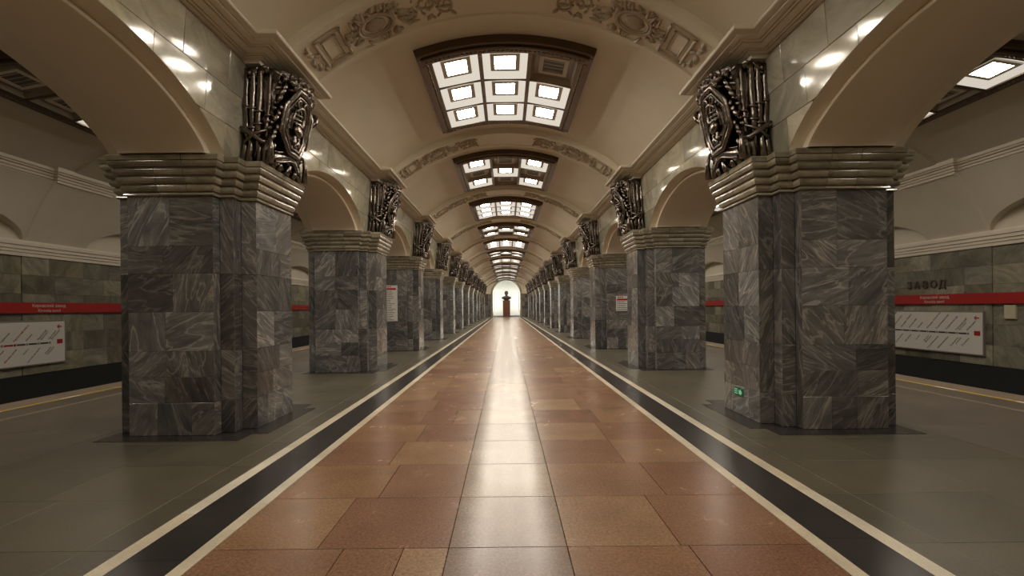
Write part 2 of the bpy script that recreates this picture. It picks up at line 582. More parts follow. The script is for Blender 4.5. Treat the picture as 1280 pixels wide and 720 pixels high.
# ------------------------------------------------------------------ track walls
def wall_slab_rows():
    return [0.0, 0.52, 1.04, 1.56, 2.06, 2.54, 3.02]
for s in (-1, 1):
    mb = MB()
    xa = s * (XW + 0.03)
    mb.box(min(xa, xa + s * 0.3), max(xa, xa + s * 0.3), Z_BACK, Z_END, -1.2, 6.2)
    wall = struct(mb.build('wall_' + SIDE[s], M['joint']))
    plinth = MB()
    plinth.box(min(s * XW, s * (XW + 0.03)), max(s * XW, s * (XW + 0.03)), Z_BACK, Z_END, -1.2, 0.0)
    plinth.build('black_plinth', M['pit'], wall)
    far = MB()
    rows = wall_slab_rows()
    ax = (0, -s, 0)
    cuts = [Z_BACK]
    for zc in [P1 - PITCH] + pillar_z:
        cuts += [zc - 0.9, zc + 0.9]
    cuts.append(Z_END)
    for a, b in zip(cuts[:-1], cuts[1:]):
        if b - a < 0.05:
            continue
        pil = abs((b - a) - 1.8) < 0.02
        for r in range(len(rows) - 1):
            h = rows[r + 1] - rows[r]
            if pil:
                xs = [a, (a + b) / 2 + random.choice([-0.15, 0, 0.2]), b]
            else:
                n = 5
                base = [a + (b - a) * i / n for i in range(n + 1)]
                xs = [base[0]] + [p + random.uniform(-0.18, 0.18) for p in base[1:-1]] + [base[-1]]
            for p, q in zip(xs[:-1], xs[1:]):
                c = (s * (XW - (0.02 if pil else 0)), (p + q) / 2, (rows[r] + rows[r + 1]) / 2)
                if 5.5 < p < 32:
                    slab('marble_slab', wall, c, ax, (0, 0, 1), q - p, h, 'trackwall', t=0.05 if pil else 0.03, tilt=0.001)
                else:
                    slab_into(far, c, ax, (0, 0, 1), q - p, h, t=0.05 if pil else 0.03)
    stuff(far.build('distant_marble_slabs', M['trackwall'], wall, fix=False))

# sweep of a moulding profile [(offset, height)] along a plan path [(u, z)] on side s
def sweep(mb, path, prof, s, closed=False, endcaps=True):
    rings = []
    for d, y in prof:
        pl = offset_path(path, d, closed)
        rings.append([(s * u, z, y) for u, z in pl])
    if closed:
        rings = [r + [r[0]] for r in rings]
    o = len(mb.v)
    mb.grid(rings)
    if endcaps and not closed:
        n = len(path)
        mb.f.append(tuple(o + i * n for i in range(len(prof))))
        mb.f.append(tuple(o + i * n + n - 1 for i in range(len(prof))))

# ------------------------------------------------------------------ hall vault with ribs
def arc_pt(r, x):
    return VC + math.sqrt(max(0.0, r * r - x * x))
def vault_grid(r, xm, z0, z1, n=40):
    th = math.asin(xm / r)
    prof = [(r * math.sin(t), VC + r * math.cos(t)) for t in [th * (2 * i / n - 1) for i in range(n + 1)]]
    return prof
mb = MB()
prof = vault_grid(VR, 3.14, 0, 0)
mb.grid([[(x, Z_BACK, y) for x, y in prof], [(x, Z_END, y) for x, y in prof], [(x * 1.05, Z_END, y + 0.2) for x, y in prof], [(x * 1.05, Z_BACK, y + 0.2) for x, y in prof]])
ceiling = struct(mb.build('ceiling', M['vault'], smooth='auto'))

def rib_map(t, w, d, r=RR):
    return Vector(((r - d) * math.sin(t), w, VC + (r - d) * math.cos(t)))
RH = 0.52
th = math.asin(2.90 / RR)
n = 44
mb = MB()
# section of the rib: raised edges with a sunk field between
sec = [(-RH, -0.16), (-RH, 0.0), (-RH + 0.10, 0.0), (-RH + 0.115, -0.025), (RH - 0.115, -0.025), (RH - 0.10, 0.0), (RH, 0.0), (RH, -0.16)]
mb.grid([[rib_map(th * (2 * i / n - 1), w, d) for i in range(n + 1)] for w, d in sec])
rib_me = mb.mesh('transverse_rib', M['vault'], smooth='auto')

def relief(sd):
    """plaster relief on one haunch of a rib: square panel, oval medallion in leaves, thinner scrolls towards the crown"""
    rnd = random.Random(5)
    mb = MB()
    D = -0.025
    def pt(sx, w, d=0.0):                      # sx = arc length from the crown
        return rib_map(sd * sx / RR, w, D + d)
    def bar(sx0, w0, sx1, w1, r):
        k = 6
        mb.tube([pt(sx0 + (sx1 - sx0) * i / k, w0 + (w1 - w0) * i / k, r * 0.3) for i in range(k + 1)], r, 6)
    def leaf(sx, w, ang, ln, wd, th_=0.03):
        c = pt(sx, w, th_ * 0.3)
        t = sd * sx / RR
        e1 = Vector((math.cos(t), 0, -math.sin(t))) * sd
        e2 = Vector((0, 1, 0))
        nn = e1.cross(e2)
        a = e1 * math.cos(ang) + e2 * math.sin(ang)
        b2 = nn.cross(a)
        mb.ellipsoid(c, (ln, wd, th_), 7, 5, Matrix((a, b2, nn)).transposed())
    # end tassel
    for i in range(9):
        leaf(2.93 + rnd.uniform(-0.05, 0.06), -0.3 + i * 0.075, rnd.uniform(0, 6), 0.06, 0.03, 0.035)
    # square panel with a double frame
    for q, r in ((0.0, 0.028), (0.09, 0.018)):
        a, b, c2, d2 = 2.42 + q, 2.82 - q, -0.33 + q, 0.33 - q
        bar(a, c2, b, c2, r); bar(a, d2, b, d2, r); bar(a, c2, a, d2, r); bar(b, c2, b, d2, r)
    # medallion
    for rr, r in ((1.0, 0.032), (0.82, 0.015)):
        mb.tube([pt(1.93 + 0.27 * rr * math.cos(2 * PI * i / 28), 0.24 * rr * math.sin(2 * PI * i / 28), 0.012) for i in range(28)], r, 6, closed=True)
    leaf(1.93, 0, 0, 0.17, 0.15, 0.03)
    for i in range(60):
        a = rnd.uniform(0, 2 * PI)
        q = rnd.uniform(1.05, 1.5)
        sx, w = 1.93 + 0.33 * q * math.cos(a), 0.27 * q * math.sin(a)
        if abs(w) < 0.36 and sx < 2.42:
            leaf(sx, w, a + rnd.uniform(-0.9, 0.9), rnd.uniform(0.05, 0.10), rnd.uniform(0.018, 0.035), rnd.uniform(0.03, 0.05))
    # scrolls and small leaves toward the crown
    for i in range(46):
        sx = rnd.uniform(0.75, 1.55)
        leaf(sx, rnd.uniform(-0.3, 0.3), rnd.uniform(0, 6), rnd.uniform(0.04, 0.09), rnd.uniform(0.015, 0.03), rnd.uniform(0.02, 0.035))
    for cx, sg in ((1.42, 1), (1.12, -1), (0.86, 1)):
        mb.tube([pt(cx + (0.14 - 0.018 * i / 2) * math.cos(i * 0.5) * 1.0, sg * 0.05 + sg * (0.20 - 0.02 * i / 2) * math.sin(i * 0.5), 0.01) for i in range(15)], [0.022 - 0.0008 * i for i in range(15)], 6)
    return mb.mesh('relief_ornament', M['relief'], smooth=True, fix=False)
relief_me = {sd: relief(sd) for sd in (-1, 1)}
for k, zc in enumerate([P1 - PITCH] + pillar_z):
    rb = put('transverse_rib', rib_me, ceiling, (0, zc, 0))
    if k > 0 and k < 9:
        for sd in (-1, 1):
            put('relief_ornament', relief_me[sd], rb)

# ------------------------------------------------------------------ hall cornices, breaking forward over every pillar
def cor_line(d):
    return COR_LO + 0.02 + 0.13 * d / 0.46
cor = [(0.0, COR_LO - 0.02), (0.035, COR_LO - 0.02), (0.045, cor_line(0.045))]
for a, b in ((0.06, 0.11), (0.125, 0.15), (0.165, 0.25), (0.265, 0.29), (0.305, 0.375)):
    cor += [(a, cor_line(a) + 0.022), (a + 0.004, cor_line(a) - 0.012), (b, cor_line(b) - 0.016), (b + 0.004, cor_line(b) + 0.022)]
cor += [(0.385, cor_line(0.385)), (0.40, COR_HI - 0.035), (0.455, COR_HI - 0.030), (0.465, COR_HI - 0.02), (0.465, COR_HI + 0.02), (0.455, COR_HI + 0.03), (0.30, COR_HI + 0.035)]
for s in (-1, 1):
    path = [(U_SPAN, Z_END)]
    for zc in ([P1 - PITCH] + pillar_z)[::-1]:
        path += [(U_SPAN, zc + 0.52), (U_SPAN - 0.24, zc + 0.52), (U_SPAN - 0.24, zc - 0.52), (U_SPAN, zc - 0.52)]
    path.append((U_SPAN, Z_BACK))
    # travelling from far to near with the hall on the right-hand side of the left wall
    path = [(u, z) for u, z in path]
    mb = MB()
    pr = [(-d, y) for d, y in cor]
    # orientation check: the offset must reduce u
    test = offset_path(path, 0.1, False)
    sign = 1 if test[0][0] < U_SPAN else -1
    sweep(mb, path, [(sign * d, y) for d, y in cor], s)
    for zc in [P1 - PITCH] + pillar_z:
        a, b = s * (U_SPAN - 0.24), s * (U_SPAN + 0.02)
        mb.box(min(a, b), max(a, b), zc - 0.52, zc + 0.52, COR_LO - 0.019, COR_HI)
    struct(mb.build('trim_1' if s < 0 else 'trim_2', M['cornice'], smooth='auto', fix=False))

# ------------------------------------------------------------------ arcade walls
A_HALF, A_RISE = 2.215, 0.76
A_IN, A_RIN = 2.01, 0.66
def arch_y(t, rise):
    return H_CAP + rise * max(0.0, 1 - t * t) ** 0.77
bays = [P1 - PITCH / 2 + PITCH * k for k in range(NP + 1)]     # bay centres
NSEG = 36
def arch_curve(zc, half, rise, u, s):
    pts = []
    for i in range(NSEG + 1):
        ph = PI * i / NSEG
        t = -math.cos(ph)
        pts.append((s * u, zc + half * t, H_CAP + rise * math.sin(ph) ** 1.54))
    return pts
ROWS_SP = [H_CAP, 3.98, 4.43, COR_LO]
LEAN = 0.082                                 # the spandrels lean over the hall by this slope
for s in (-1, 1):
    # plaster reveals and soffits of the arches, and the platform face of the wall
    mb = MB()
    for zc in bays:
        half = A_HALF
        mb.grid([[(s * (U_SPAN - 0.004 - LEAN * (y - H_CAP - 0.5)), z, y) for x, z, y in arch_curve(zc, A_HALF, A_RISE, U_SPAN, s)], arch_curve(zc, A_HALF - 0.05, A_RISE - 0.02, 3.74, s), arch_curve(zc, A_HALF - 0.10, A_RISE - 0.025, 3.755, s), arch_curve(zc, A_HALF - 0.115, A_RISE - 0.035, 3.74, s), arch_curve(zc, A_IN + 0.05, A_RIN + 0.035, 3.72, s), arch_curve(zc, A_IN + 0.015, A_RIN + 0.012, 3.735, s),
                 arch_curve(zc, A_IN, A_RIN, 3.765, s), arch_curve(zc, A_IN, A_RIN, 4.79, s),
                 arch_curve(zc, A_IN + 0.01, A_RIN + 0.01, 4.81, s), arch_curve(zc, A_HALF - 0.015, A_RISE - 0.015, 4.815, s), arch_curve(zc, A_HALF, A_RISE, 4.83, s), arch_curve(zc, A_HALF, A_RISE, U_OUT, s)])
        top = 5.35
        cv = arch_curve(zc, A_HALF, A_RISE, U_OUT, s)
        mb.grid([cv, [(x, y, top) for x, y, z in cv]])
        cv = arch_curve(zc, A_HALF, A_RISE, U_SPAN + 0.08, s)
        # backing of the marble tiles
        mb.grid([cv, [(x, y, COR_LO + 0.1) for x, y, z in cv]])
    piers = [(zc - 0.88, zc + 0.88) for zc in pillar_z] + [(P1 - PITCH - 0.88, P1 - PITCH + 0.88)] + [(Z_END - 1.0, Z_END)]
    for a, b in piers:
        for u, top in ((U_OUT, 5.35), (U_SPAN + 0.08, COR_LO + 0.1)):
            mb.quad((s * u, a, H_CAP), (s * u, b, H_CAP), (s * u, b, top), (s * u, a, top))
        mb.quad((s * U_SPAN, a, H_CAP), (s * U_OUT, a, H_CAP), (s * U_OUT, b, H_CAP), (s * U_SPAN, b, H_CAP))
    # solid ends of the arcade: behind the camera and at the far wall
    a, b = min(s * U_SPAN, s * U_OUT), max(s * U_SPAN, s * U_OUT)
    mb.box(a, b, Z_BACK, P1 - PITCH + 0.88, -0.03, H_CAP)
    mb.quad((s * (U_SPAN), Z_BACK, H_CAP), (s * U_SPAN, P1 - PITCH - 0.88, H_CAP), (s * U_SPAN, P1 - PITCH - 0.88, 5.35), (s * U_SPAN, Z_BACK, 5.35))
    mb.quad((s * (U_OUT), Z_BACK, H_CAP), (s * U_OUT, P1 - PITCH - 0.88, H_CAP), (s * U_OUT, P1 - PITCH - 0.88, 5.35), (s * U_OUT, Z_BACK, 5.35))
    arc = struct(mb.build('wall_arcade_' + SIDE[s], M['arch'], smooth='auto'))
    # polished marble tiles above the arches
    far = MB()
    for bi, zc in enumerate(bays):
        z_lo, z_hi = zc - PITCH / 2, zc + PITCH / 2
        for r in range(3):
            y0, y1 = ROWS_SP[r], ROWS_SP[r + 1]
            nc = 7
            ed = [z_lo + PITCH * i / nc for i in range(nc + 1)]
            if r % 2:
                ed = [z_lo] + [e + PITCH / nc * 0.5 for e in ed[:-1]] + [z_hi]
            for p, q in zip(ed[:-1], ed[1:]):
                g = 0.0025
                pz, qz = p + g, q - g
                # lower edge follows the arch
                samp = [pz + (qz - pz) * i / 10 for i in range(11)]
                low = []
                for z in samp:
                    t = (z - zc) / A_HALF
                    ya = arch_y(t, A_RISE) + 0.001 if abs(t) < 1 else y0
                    low.append((z, max(y0 + g, ya)))
                low = [(z, y) for z, y in low if y < y1 - g - 0.01]
                if len(low) < 2:
                    continue
                if abs(low[0][0] - pz) > 1e-6 or abs(low[-1][0] - qz) > 1e-6:
                    pass
                cz = (low[0][0] + low[-1][0]) / 2
                cy = (y0 + y1) / 2
                poly = [(z, y) for z, y in low] + [(low[-1][0], y1 - g), (low[0][0], y1 - g)]
                tl1, tl2 = random.gauss(0, 0.003), LEAN + random.gauss(0, 0.003)
                lean = LEAN * (cy - H_CAP - 0.5)
                m = MB()
                npol = len(poly)
                def P(z, y, d):
                    return (-s * (d + tl1 * (z - cz) + tl2 * (y - cy)), z - cz, y - cy)
                bv = 0.003
                def ins(z, y):
                    return (z + (bv if z < cz else -bv), y + (bv if y < cy else -bv))
                m.add([P(z, y, -0.02) for z, y in poly] + [P(z, y, -0.002) for z, y in poly] + [P(*ins(z, y), 0.001) for z, y in poly],
                      [(i, (i + 1) % npol, npol + (i + 1) % npol, npol + i) for i in range(npol)] +
                      [(npol + i, npol + (i + 1) % npol, 2 * npol + (i + 1) % npol, 2 * npol + i) for i in range(npol)] + [tuple(range(2 * npol, 3 * npol))])
                if 0 <= bi <= 5:
                    # local x along the wall so that the veins lie in the tile's plane
                    m2 = MB(); m2.v = [(-s * y, z, -s * x) for x, y, z in m.v]; m2.f = m.f
                    m2.remap(lambda a, b, c: (a, b, c))
                    mw = Matrix(((0, 0, -s, s * (U_SPAN - lean)), (-s, 0, 0, cz), (0, 1, 0, cy), (0, 0, 0, 1)))
                    put('marble_tile', m2.mesh('marble_tile', M['spandrel']), arc, mw=mw)
                else:
                    far.add([(s * (U_SPAN - lean) + x, y + cz, z + cy) for x, y, z in m.v], m.f)
    stuff(far.build('distant_marble_tiles', M['spandrel'], arc))

# ------------------------------------------------------------------ pillars
ROWS_F = [0.006, 0.42, 0.75, 1.08, 1.58, 2.07, 2.42, H_SHAFT]
ROWS_N = [0.006, 0.42, 1.08, 2.07, H_SHAFT]
def face_list():
    fs = []
    n = len(OUT)
    for i in range(n):
        fs.append((OUT[i], OUT[(i + 1) % n]))
    return fs
def pillar_slabs(rnd):
    """(visible?, centre(u,w,y), tangent(u,w), width, height)"""
    res = []
    for (a, b) in face_list():
        a, b = Vector(a), Vector(b)
        L = (b - a).length
        t = (b - a) / L
        nrm = Vector((t.y, -t.x))
        front = (a.y + b.y) / 2 < -0.5 or (abs(a.x - b.x) < 1e-6 and abs(a.x - 3.37) < 0.01)
        wide = L > 0.9
        rows = ROWS_F if wide else ROWS_N
        for r in range(len(rows) - 1):
            h = rows[r + 1] - rows[r]
            if wide:
                if r == 0:
                    cut = sorted([rnd.uniform(0.25, 0.4), rnd.uniform(0.6, 0.75)])
                else:
                    cut = [rnd.uniform(0.35, 0.65)]
            else:
                cut = []
            e = [0] + cut + [1]
            for p, q in zip(e[:-1], e[1:]):
                c = a + t * L * (p + q) / 2
                res.append((front, (c.x, c.y, (rows[r] + rows[r + 1]) / 2), (t.x, t.y), (q - p) * L, h))
    return res
CAP = [(-0.02, H_SHAFT), (0.022, H_SHAFT), (0.03, H_SHAFT + 0.012), (0.022, H_SHAFT + 0.028), (0.018, H_SHAFT + 0.034)]
for q in range(4):
    y0 = H_SHAFT + 0.036 + q * 0.097
    o = 0.016 + q * 0.032
    CAP += [(o - 0.018, y0), (o - 0.018, y0 + 0.016), (o + 0.012, y0 + 0.018), (o + 0.026, y0 + 0.038), (o + 0.034, y0 + 0.064), (o + 0.028, y0 + 0.088), (o + 0.018, y0 + 0.096)]
CAP += [(0.118, H_CAP - 0.080), (0.118, H_CAP - 0.070), (0.150, H_CAP - 0.068), (0.158, H_CAP - 0.012), (0.150, H_CAP), (-0.02, H_CAP)]
def cap_block(path, s, name='capital_block'):
    """a run of the capital between two cut points"""
    mb = MB()
    sweep(mb, path, CAP, s)
    return mb
def outline_runs():
    """split the closed outline into runs: each a list of points, cut mid-face on the long faces"""
    pts = OUT
    n = len(pts)
    cuts = []
    for i in range(n):
        a, b = Vector(pts[i]), Vector(pts[(i + 1) % n])
        L = (b - a).length
        if L > 0.9:
            for f in ((0.28, 0.62) if L > 1.3 or abs(a.y - b.y) < 1e-6 else (0.5,)):
                cuts.append((i, f, tuple(a + (b - a) * f)))
    runs = []
    for j, (i, f, p) in enumerate(cuts):
        i2, f2, p2 = cuts[(j + 1) % len(cuts)]
        run = [p]
        k = i
        if not (i2 == i and f2 > f):
            while True:
                k = (k + 1) % n
                run.append(pts[k])
                if k == i2:
                    break
        run.append(p2)
        # leave a fine joint at both ends
        a, b = Vector(run[0]), Vector(run[1])
        run[0] = tuple(a + (b - a).normalized() * 0.003)
        a, b = Vector(run[-1]), Vector(run[-2])
        run[-1] = tuple(a + (b - a).normalized() * 0.003)
        runs.append(run)
    return runs

sgn = 1 if offset_path(OUT, 0.1)[0][0] < 3.37 else -1
CAP = [(sgn * d, y) for d, y in CAP]
proto = {}
for s in (-1, 1):
    mb = MB()
    mb.prism([(s * (u), w) for u, w in offset_path(OUT, -sgn * 0.028)], 0.0, H_CAP - 0.002)
    core_me = mb.mesh('core', M['joint'])
    blocks = []
    for run in outline_runs():
        m = cap_block(run, s)
        blocks.append(m)
    block_me = [m.mesh('capital_block', M['capital'], smooth='auto') for m in blocks]
    joined = MB()
    for m in blocks:
        joined.add(m.v, m.f)
    cap_me = joined.mesh('capital', M['capital'], smooth='auto')
    far_me = None
    for k, zc in enumerate(pillar_z):
        rnd = random.Random(100 + k * 2 + (s > 0))
        lab = '%s grey veined marble pillar from the camera in the %s row' % (ORD[k + 1], SIDE[s])
        if k == 0:
            lab = 'nearest and largest grey veined marble pillar of the %s row' % SIDE[s]
            if s > 0:
                lab = 'nearest grey veined marble pillar on the right, with a small green exit sign low down'
        if k == 2:
            lab = ('third grey marble pillar of the left row, bearing a tall white notice' if s < 0 else 'third grey marble pillar of the right row, bearing a small white notice')
        t = thing('marble_pillar', lab, 'pillar', (0, zc, 0), 'marble pillars along the hall')
        # the origin of the pillar sits at its foot
        t.location = (s * 4.17, zc, 0)
        loc = (-s * 4.17, 0, 0)
        put('core', core_me, t, loc)
        rear = MB()
        for front, (u, w, y), (tu, tw), wd, h in pillar_slabs(rnd):
            nrm = Vector((tw, -tu)) * sgn
            ax = Vector((s * tu, tw, 0))
            ay = Vector((0, 0, 1))
            n3 = Vector((s * nrm.x, nrm.y, 0))
            if ax.cross(ay).dot(n3) < 0:
                ax = -ax
            c = (s * u - s * 4.17, w, y)
            if front and k < 5:
                slab('marble_slab', t, c, ax, ay, wd, h, 'pillar', gap=0.003, t=0.028, b=0.002, tilt=0.0012)
            else:
                slab_into(rear, c, ax, ay, wd, h, gap=0.003, t=0.028, b=0.002)
        stuff(rear.build('rear_marble_slabs' if k < 5 else 'marble_slabs', M['pillar'], t, fix=False))
        if k < 4:
            for me in block_me:
                put('capital_block', me, t, loc)
        else:
            put('capital', cap_me, t, loc)

# ------------------------------------------------------------------ bronze cartouches on the capitals, under the breaks of the cornice
def cartouche_parts(s):
    """local a = out from the wall, b = along the hall (minus is towards the camera), c = up"""
    R = random.Random(11)
    H = COR_LO - 0.03 - H_CAP
    def fin(mb, name, sm=True):
        mb.remap(lambda a, b, c: (-s * a, b, c))
        return mb.mesh(name, M['bronze'], smooth=sm, fix=True)
    out = {}
    def fa(c):                                  # depth of the sculpture's face at height c
        q = c / H
        return 0.36 + 0.26 * q ** 1.3
    # backing block, waisted and leaning out
    mb = MB()
    rows = []
    for i in range(9):
        c = H * i / 8
        f = fa(c) - 0.07
        hb = 0.40 + 0.03 * math.cos(i * 1.1) + 0.06 * i / 8
        sec = [(0.0, -hb - 0.02), (f * 0.55, -hb - 0.01), (f * 0.9, -hb * 0.86), (f, -hb * 0.6), (f + 0.03, 0.0), (f, hb * 0.6), (f * 0.9, hb * 0.86), (f * 0.55, hb + 0.01), (0.0, hb + 0.02)]
        rows.append([(a, b, c) for a, b in sec])
    o = len(mb.v)
    mb.grid(rows)
    mb.f.append(tuple(range(9)))
    mb.f.append(tuple(8 * 9 + i for i in range(9)))
    out['backing'] = fin(mb, 'backing', 'auto')
    # shield: long octagon, double rim
    octo = [(-0.16, 0.28), (0.16, 0.28), (0.36, 0.52), (0.36, 0.86), (0.17, 1.14), (-0.17, 1.14), (-0.36, 0.86), (-0.36, 0.52)]
    def on(b, c, d=0.0):
        bulge = 0.06 * max(0.0, 1 - (b / 0.34) ** 2)
        return (fa(c) + bulge + d, b, c)
    def ring(k, r, d):
        cx, cc = 0.0, 0.71
        pts = []
        m = len(octo)
        for i in range(m):
            b0, c0 = octo[i]
            b1, c1 = octo[(i + 1) % m]
            for j in range(4):
                f = j / 4
                b, c = b0 + (b1 - b0) * f, c0 + (c1 - c0) * f
                pts.append(on(b * k, cc + (c - cc) * k, d))
        return pts
    mb = MB()
    mb.tube(ring(1.0, 0, 0.03), 0.042, 8, closed=True)
    mb.tube(ring(0.82, 0, 0.035), 0.018, 6, closed=True)
    rr = [ring(k, 0, 0.0) for k in (1.0, 0.7, 0.4, 0.02)]
    mb.grid([r + [r[0]] for r in rr])
    out['shield'] = fin(mb, 'shield')
    # emblem: half ring with rungs over an urn, curls and an S hook
    mb = MB()
    def tb(pts, r, n=7):
        mb.tube([on(b, c, 0.035) for b, c in pts], r, n)
    tb([(-0.10, 0.70), (-0.02, 0.72)] + [(0.0 + 0.13 * math.cos(a), 0.82 + 0.13 * math.sin(a)) for a in [(-0.9 + 0.36 * i) for i in range(9)]] + [(-0.12, 0.86)], 0.026)
    for c in (0.72, 0.78, 0.84):
        tb([(-0.11, c - 0.02), (0.0, c), (0.08, c + 0.02)], 0.016)
    p = on(-0.01, 0.62, 0.04)
    mb.ellipsoid(p, (0.05, 0.115, 0.085), 10, 8)
    tb([(0.02 + 0.05 * math.sin(q * 1.0) , 0.54 - 0.028 * q) for q in range(7)], 0.022)
    tb([(-0.10 + 0.045 * math.cos(a), 0.98 + 0.045 * math.sin(a)) for a in [0.5 * i for i in range(11)]], 0.016)
    tb([(0.08 + 0.045 * math.cos(a), 1.0 + 0.045 * math.sin(a)) for a in [0.5 * i for i in range(11)]], 0.016)
    tb([(-0.19, 0.6), (-0.18, 0.75), (-0.15, 0.9)], 0.014)
    tb([(0.19, 0.6), (0.18, 0.75), (0.16, 0.9)], 0.014)
    for b in (-0.07, 0.09):
        mb.ellipsoid(on(b, 0.46, 0.03), (0.03, 0.035, 0.03), 7, 5)
    out['emblem'] = fin(mb, 'emblem')
    # side bundles: fasces of rods bound with collars, drapery at the foot
    for nm, sg in (('near', -1), ('far', 1)):
        mb = MB()
        for i, (a0, off, r) in enumerate(((0.05, 0.03, 0.048), (0.135, 0.06, 0.040), (0.205, 0.05, 0.046), (0.29, 0.01, 0.034))):
            pts, rad = [], []
            for j in range(15):
                c = 0.02 + (H - 0.06) * j / 14
                q = c / H
                a = a0 * (0.9 + 0.5 * q)
                b = sg * (0.43 + off + 0.05 * q + 0.012 * math.sin(j * 0.9 + i))
                pts.append((a, b, c))
                rad.append(r * (0.85 + 0.22 * math.sin(j * 1.7 + i * 1.3) * 0.5 + (0.25 if j in (5, 9) else 0)))
            mb.tube(pts, rad, 8)
            for c in (0.45 + 0.05 * i, 0.80 - 0.04 * i):
                q = c / H
                cx = (a0 * (0.9 + 0.5 * q), sg * (0.43 + off + 0.05 * q), c)
                mb.tube([(cx[0] + (r + 0.012) * math.cos(2 * PI * k / 10), cx[1] + (r + 0.012) * math.sin(2 * PI * k / 10), c + 0.01 * math.cos(4 * PI * k / 10)) for k in range(10)], 0.018, 5, closed=True)
        # drapery tails
        for i in range(5):
            a0 = 0.03 + 0.09 * i
            b0 = sg * (0.50 + 0.04 * math.sin(i * 2.0))
            mb.tube([(a0, b0, 0.42), (a0 + 0.03, b0 + sg * 0.02, 0.25), (a0 + 0.015, b0 + sg * 0.035, 0.015)], [0.015, 0.035, 0.052], 6)
        # knot and sash
        mb.tube([(0.02, sg * 0.56, 0.50), (0.15, sg * 0.585, 0.42), (0.30, sg * 0.55, 0.30), (0.40, sg * 0.47, 0.33)], [0.02, 0.034, 0.034, 0.02], 7)
        mb.tube([(0.05, sg * 0.55, 0.28), (0.20, sg * 0.58, 0.40), (0.36, sg * 0.53, 0.47)], [0.018, 0.03, 0.02], 7)
        # leaf chain along the corner between the rods and the shield
        for i in range(22):
            c = 0.30 + 0.045 * i
            rot = Matrix.Rotation(sg * (0.5 + 0.5 * (i % 2)), 3, 'X') @ Matrix.Rotation(R.uniform(-0.5, 0.5), 3, 'Y')
            mb.ellipsoid((fa(c) - 0.02 - 0.05 * (i % 2), sg * (0.39 + 0.035 * (i % 3)), c), (0.035, 0.034, 0.07), 7, 5, rot)
        # leaves at the head
        for i in range(16):
            c = H - R.uniform(0.02, 0.22)
            rot = Matrix.Rotation(R.uniform(0, 3), 3, 'X') @ Matrix.Rotation(R.uniform(0, 3), 3, 'Y')
            mb.ellipsoid((R.uniform(0.03, 0.52), sg * (0.50 + R.uniform(-0.03, 0.06)), c), (0.075, 0.04, 0.025), 7, 5, rot)
        out['bundle_' + nm] = fin(mb, 'rod_bundle')
    # wreath over the shield
    mb = MB()
    for i in range(46):
        b = R.uniform(-0.40, 0.40)
        c = 1.22 + R.uniform(-0.09, 0.10) - 0.12 * abs(b)
        a = fa(min(c, H)) + R.uniform(-0.02, 0.09) * (1 - abs(b))
        rot = Matrix.Rotation(R.uniform(0, 3), 3, 'X') @ Matrix.Rotation(R.uniform(0, 3), 3, 'Z')
        if c < H - 0.02:
            mb.ellipsoid((a, b, c), (R.uniform(0.035, 0.05), R.uniform(0.05, 0.085), R.uniform(0.025, 0.04)), 7, 5, rot)
    for b in (-0.24, 0.24):
        mb.tube([(fa(1.22) + 0.06, b + 0.085 * math.cos(0.6 * i) * (1 - i / 18), 1.20 + 0.085 * math.sin(0.6 * i) * (1 - i / 18)) for i in range(14)], 0.022, 6)
    mb.ellipsoid((fa(1.2) + 0.07, 0, 1.21), (0.07, 0.085, 0.07), 10, 8)
    out['wreath'] = fin(mb, 'leaf_wreath')
    # ring at the far shoulder with its hanging cord
    mb = MB()
    mb.tube([(0.50 + 0.085 * math.cos(2 * PI * i / 18), 0.60 + 0.05 * math.sin(2 * PI * i / 18), 1.0 + 0.105 * math.sin(2 * PI * i / 18)) for i in range(18)], 0.034, 7, closed=True)
    mb.tube([(fa(1.05) - 0.02, 0.44, 1.12), (0.53, 0.50, 0.95), (0.47, 0.50, 0.72), (0.45, 0.47, 0.5)], [0.05, 0.055, 0.045, 0.03], 7)
    out['ring'] = fin(mb, 'hanging_ring')
    # ribbon across the foot, with scroll ends
    mb = MB()
    top, bot = [], []
    for i in range(13):
        f = i / 12 * 2 - 1
        b = 0.40 * f
        c = 0.20 + 0.05 * math.cos(f * 3.0)
        a = fa(c) + 0.05 * math.cos(f * PI / 2) + 0.02
        top.append((a, b, c + 0.07))
        bot.append((a + 0.012, b, c - 0.07))
    mb.grid([[(a - 0.05, b, c) for a, b, c in top], top, bot, [(a - 0.05, b, c) for a, b, c in bot]])
    for row, dc in ((top, 0.0), (bot, 0.0)):
        mb.tube([(a, b, c) for a, b, c in row], 0.013, 6)
    for sg in (-1, 1):
        mb.tube([(fa(0.1) + 0.02, sg * (0.34 + 0.07 * math.cos(0.6 * i) * (1 - i / 16)), 0.10 + 0.075 * math.sin(0.6 * i) * (1 - i / 16)) for i in range(12)], 0.024, 6)
        mb.tube([(fa(0.15), sg * 0.2, 0.14), (fa(0.05) + 0.03, sg * 0.24, 0.06), (fa(0.0), sg * 0.22, 0.01)], [0.02, 0.035, 0.045], 7)
    mb.tube([(fa(0.1) + 0.05, 0, 0.13), (fa(0.03) + 0.03, 0.0, 0.05), (fa(0.0), 0.0, 0.012)], [0.03, 0.045, 0.06], 8)
    out['ribbon'] = fin(mb, 'ribbon')
    return out
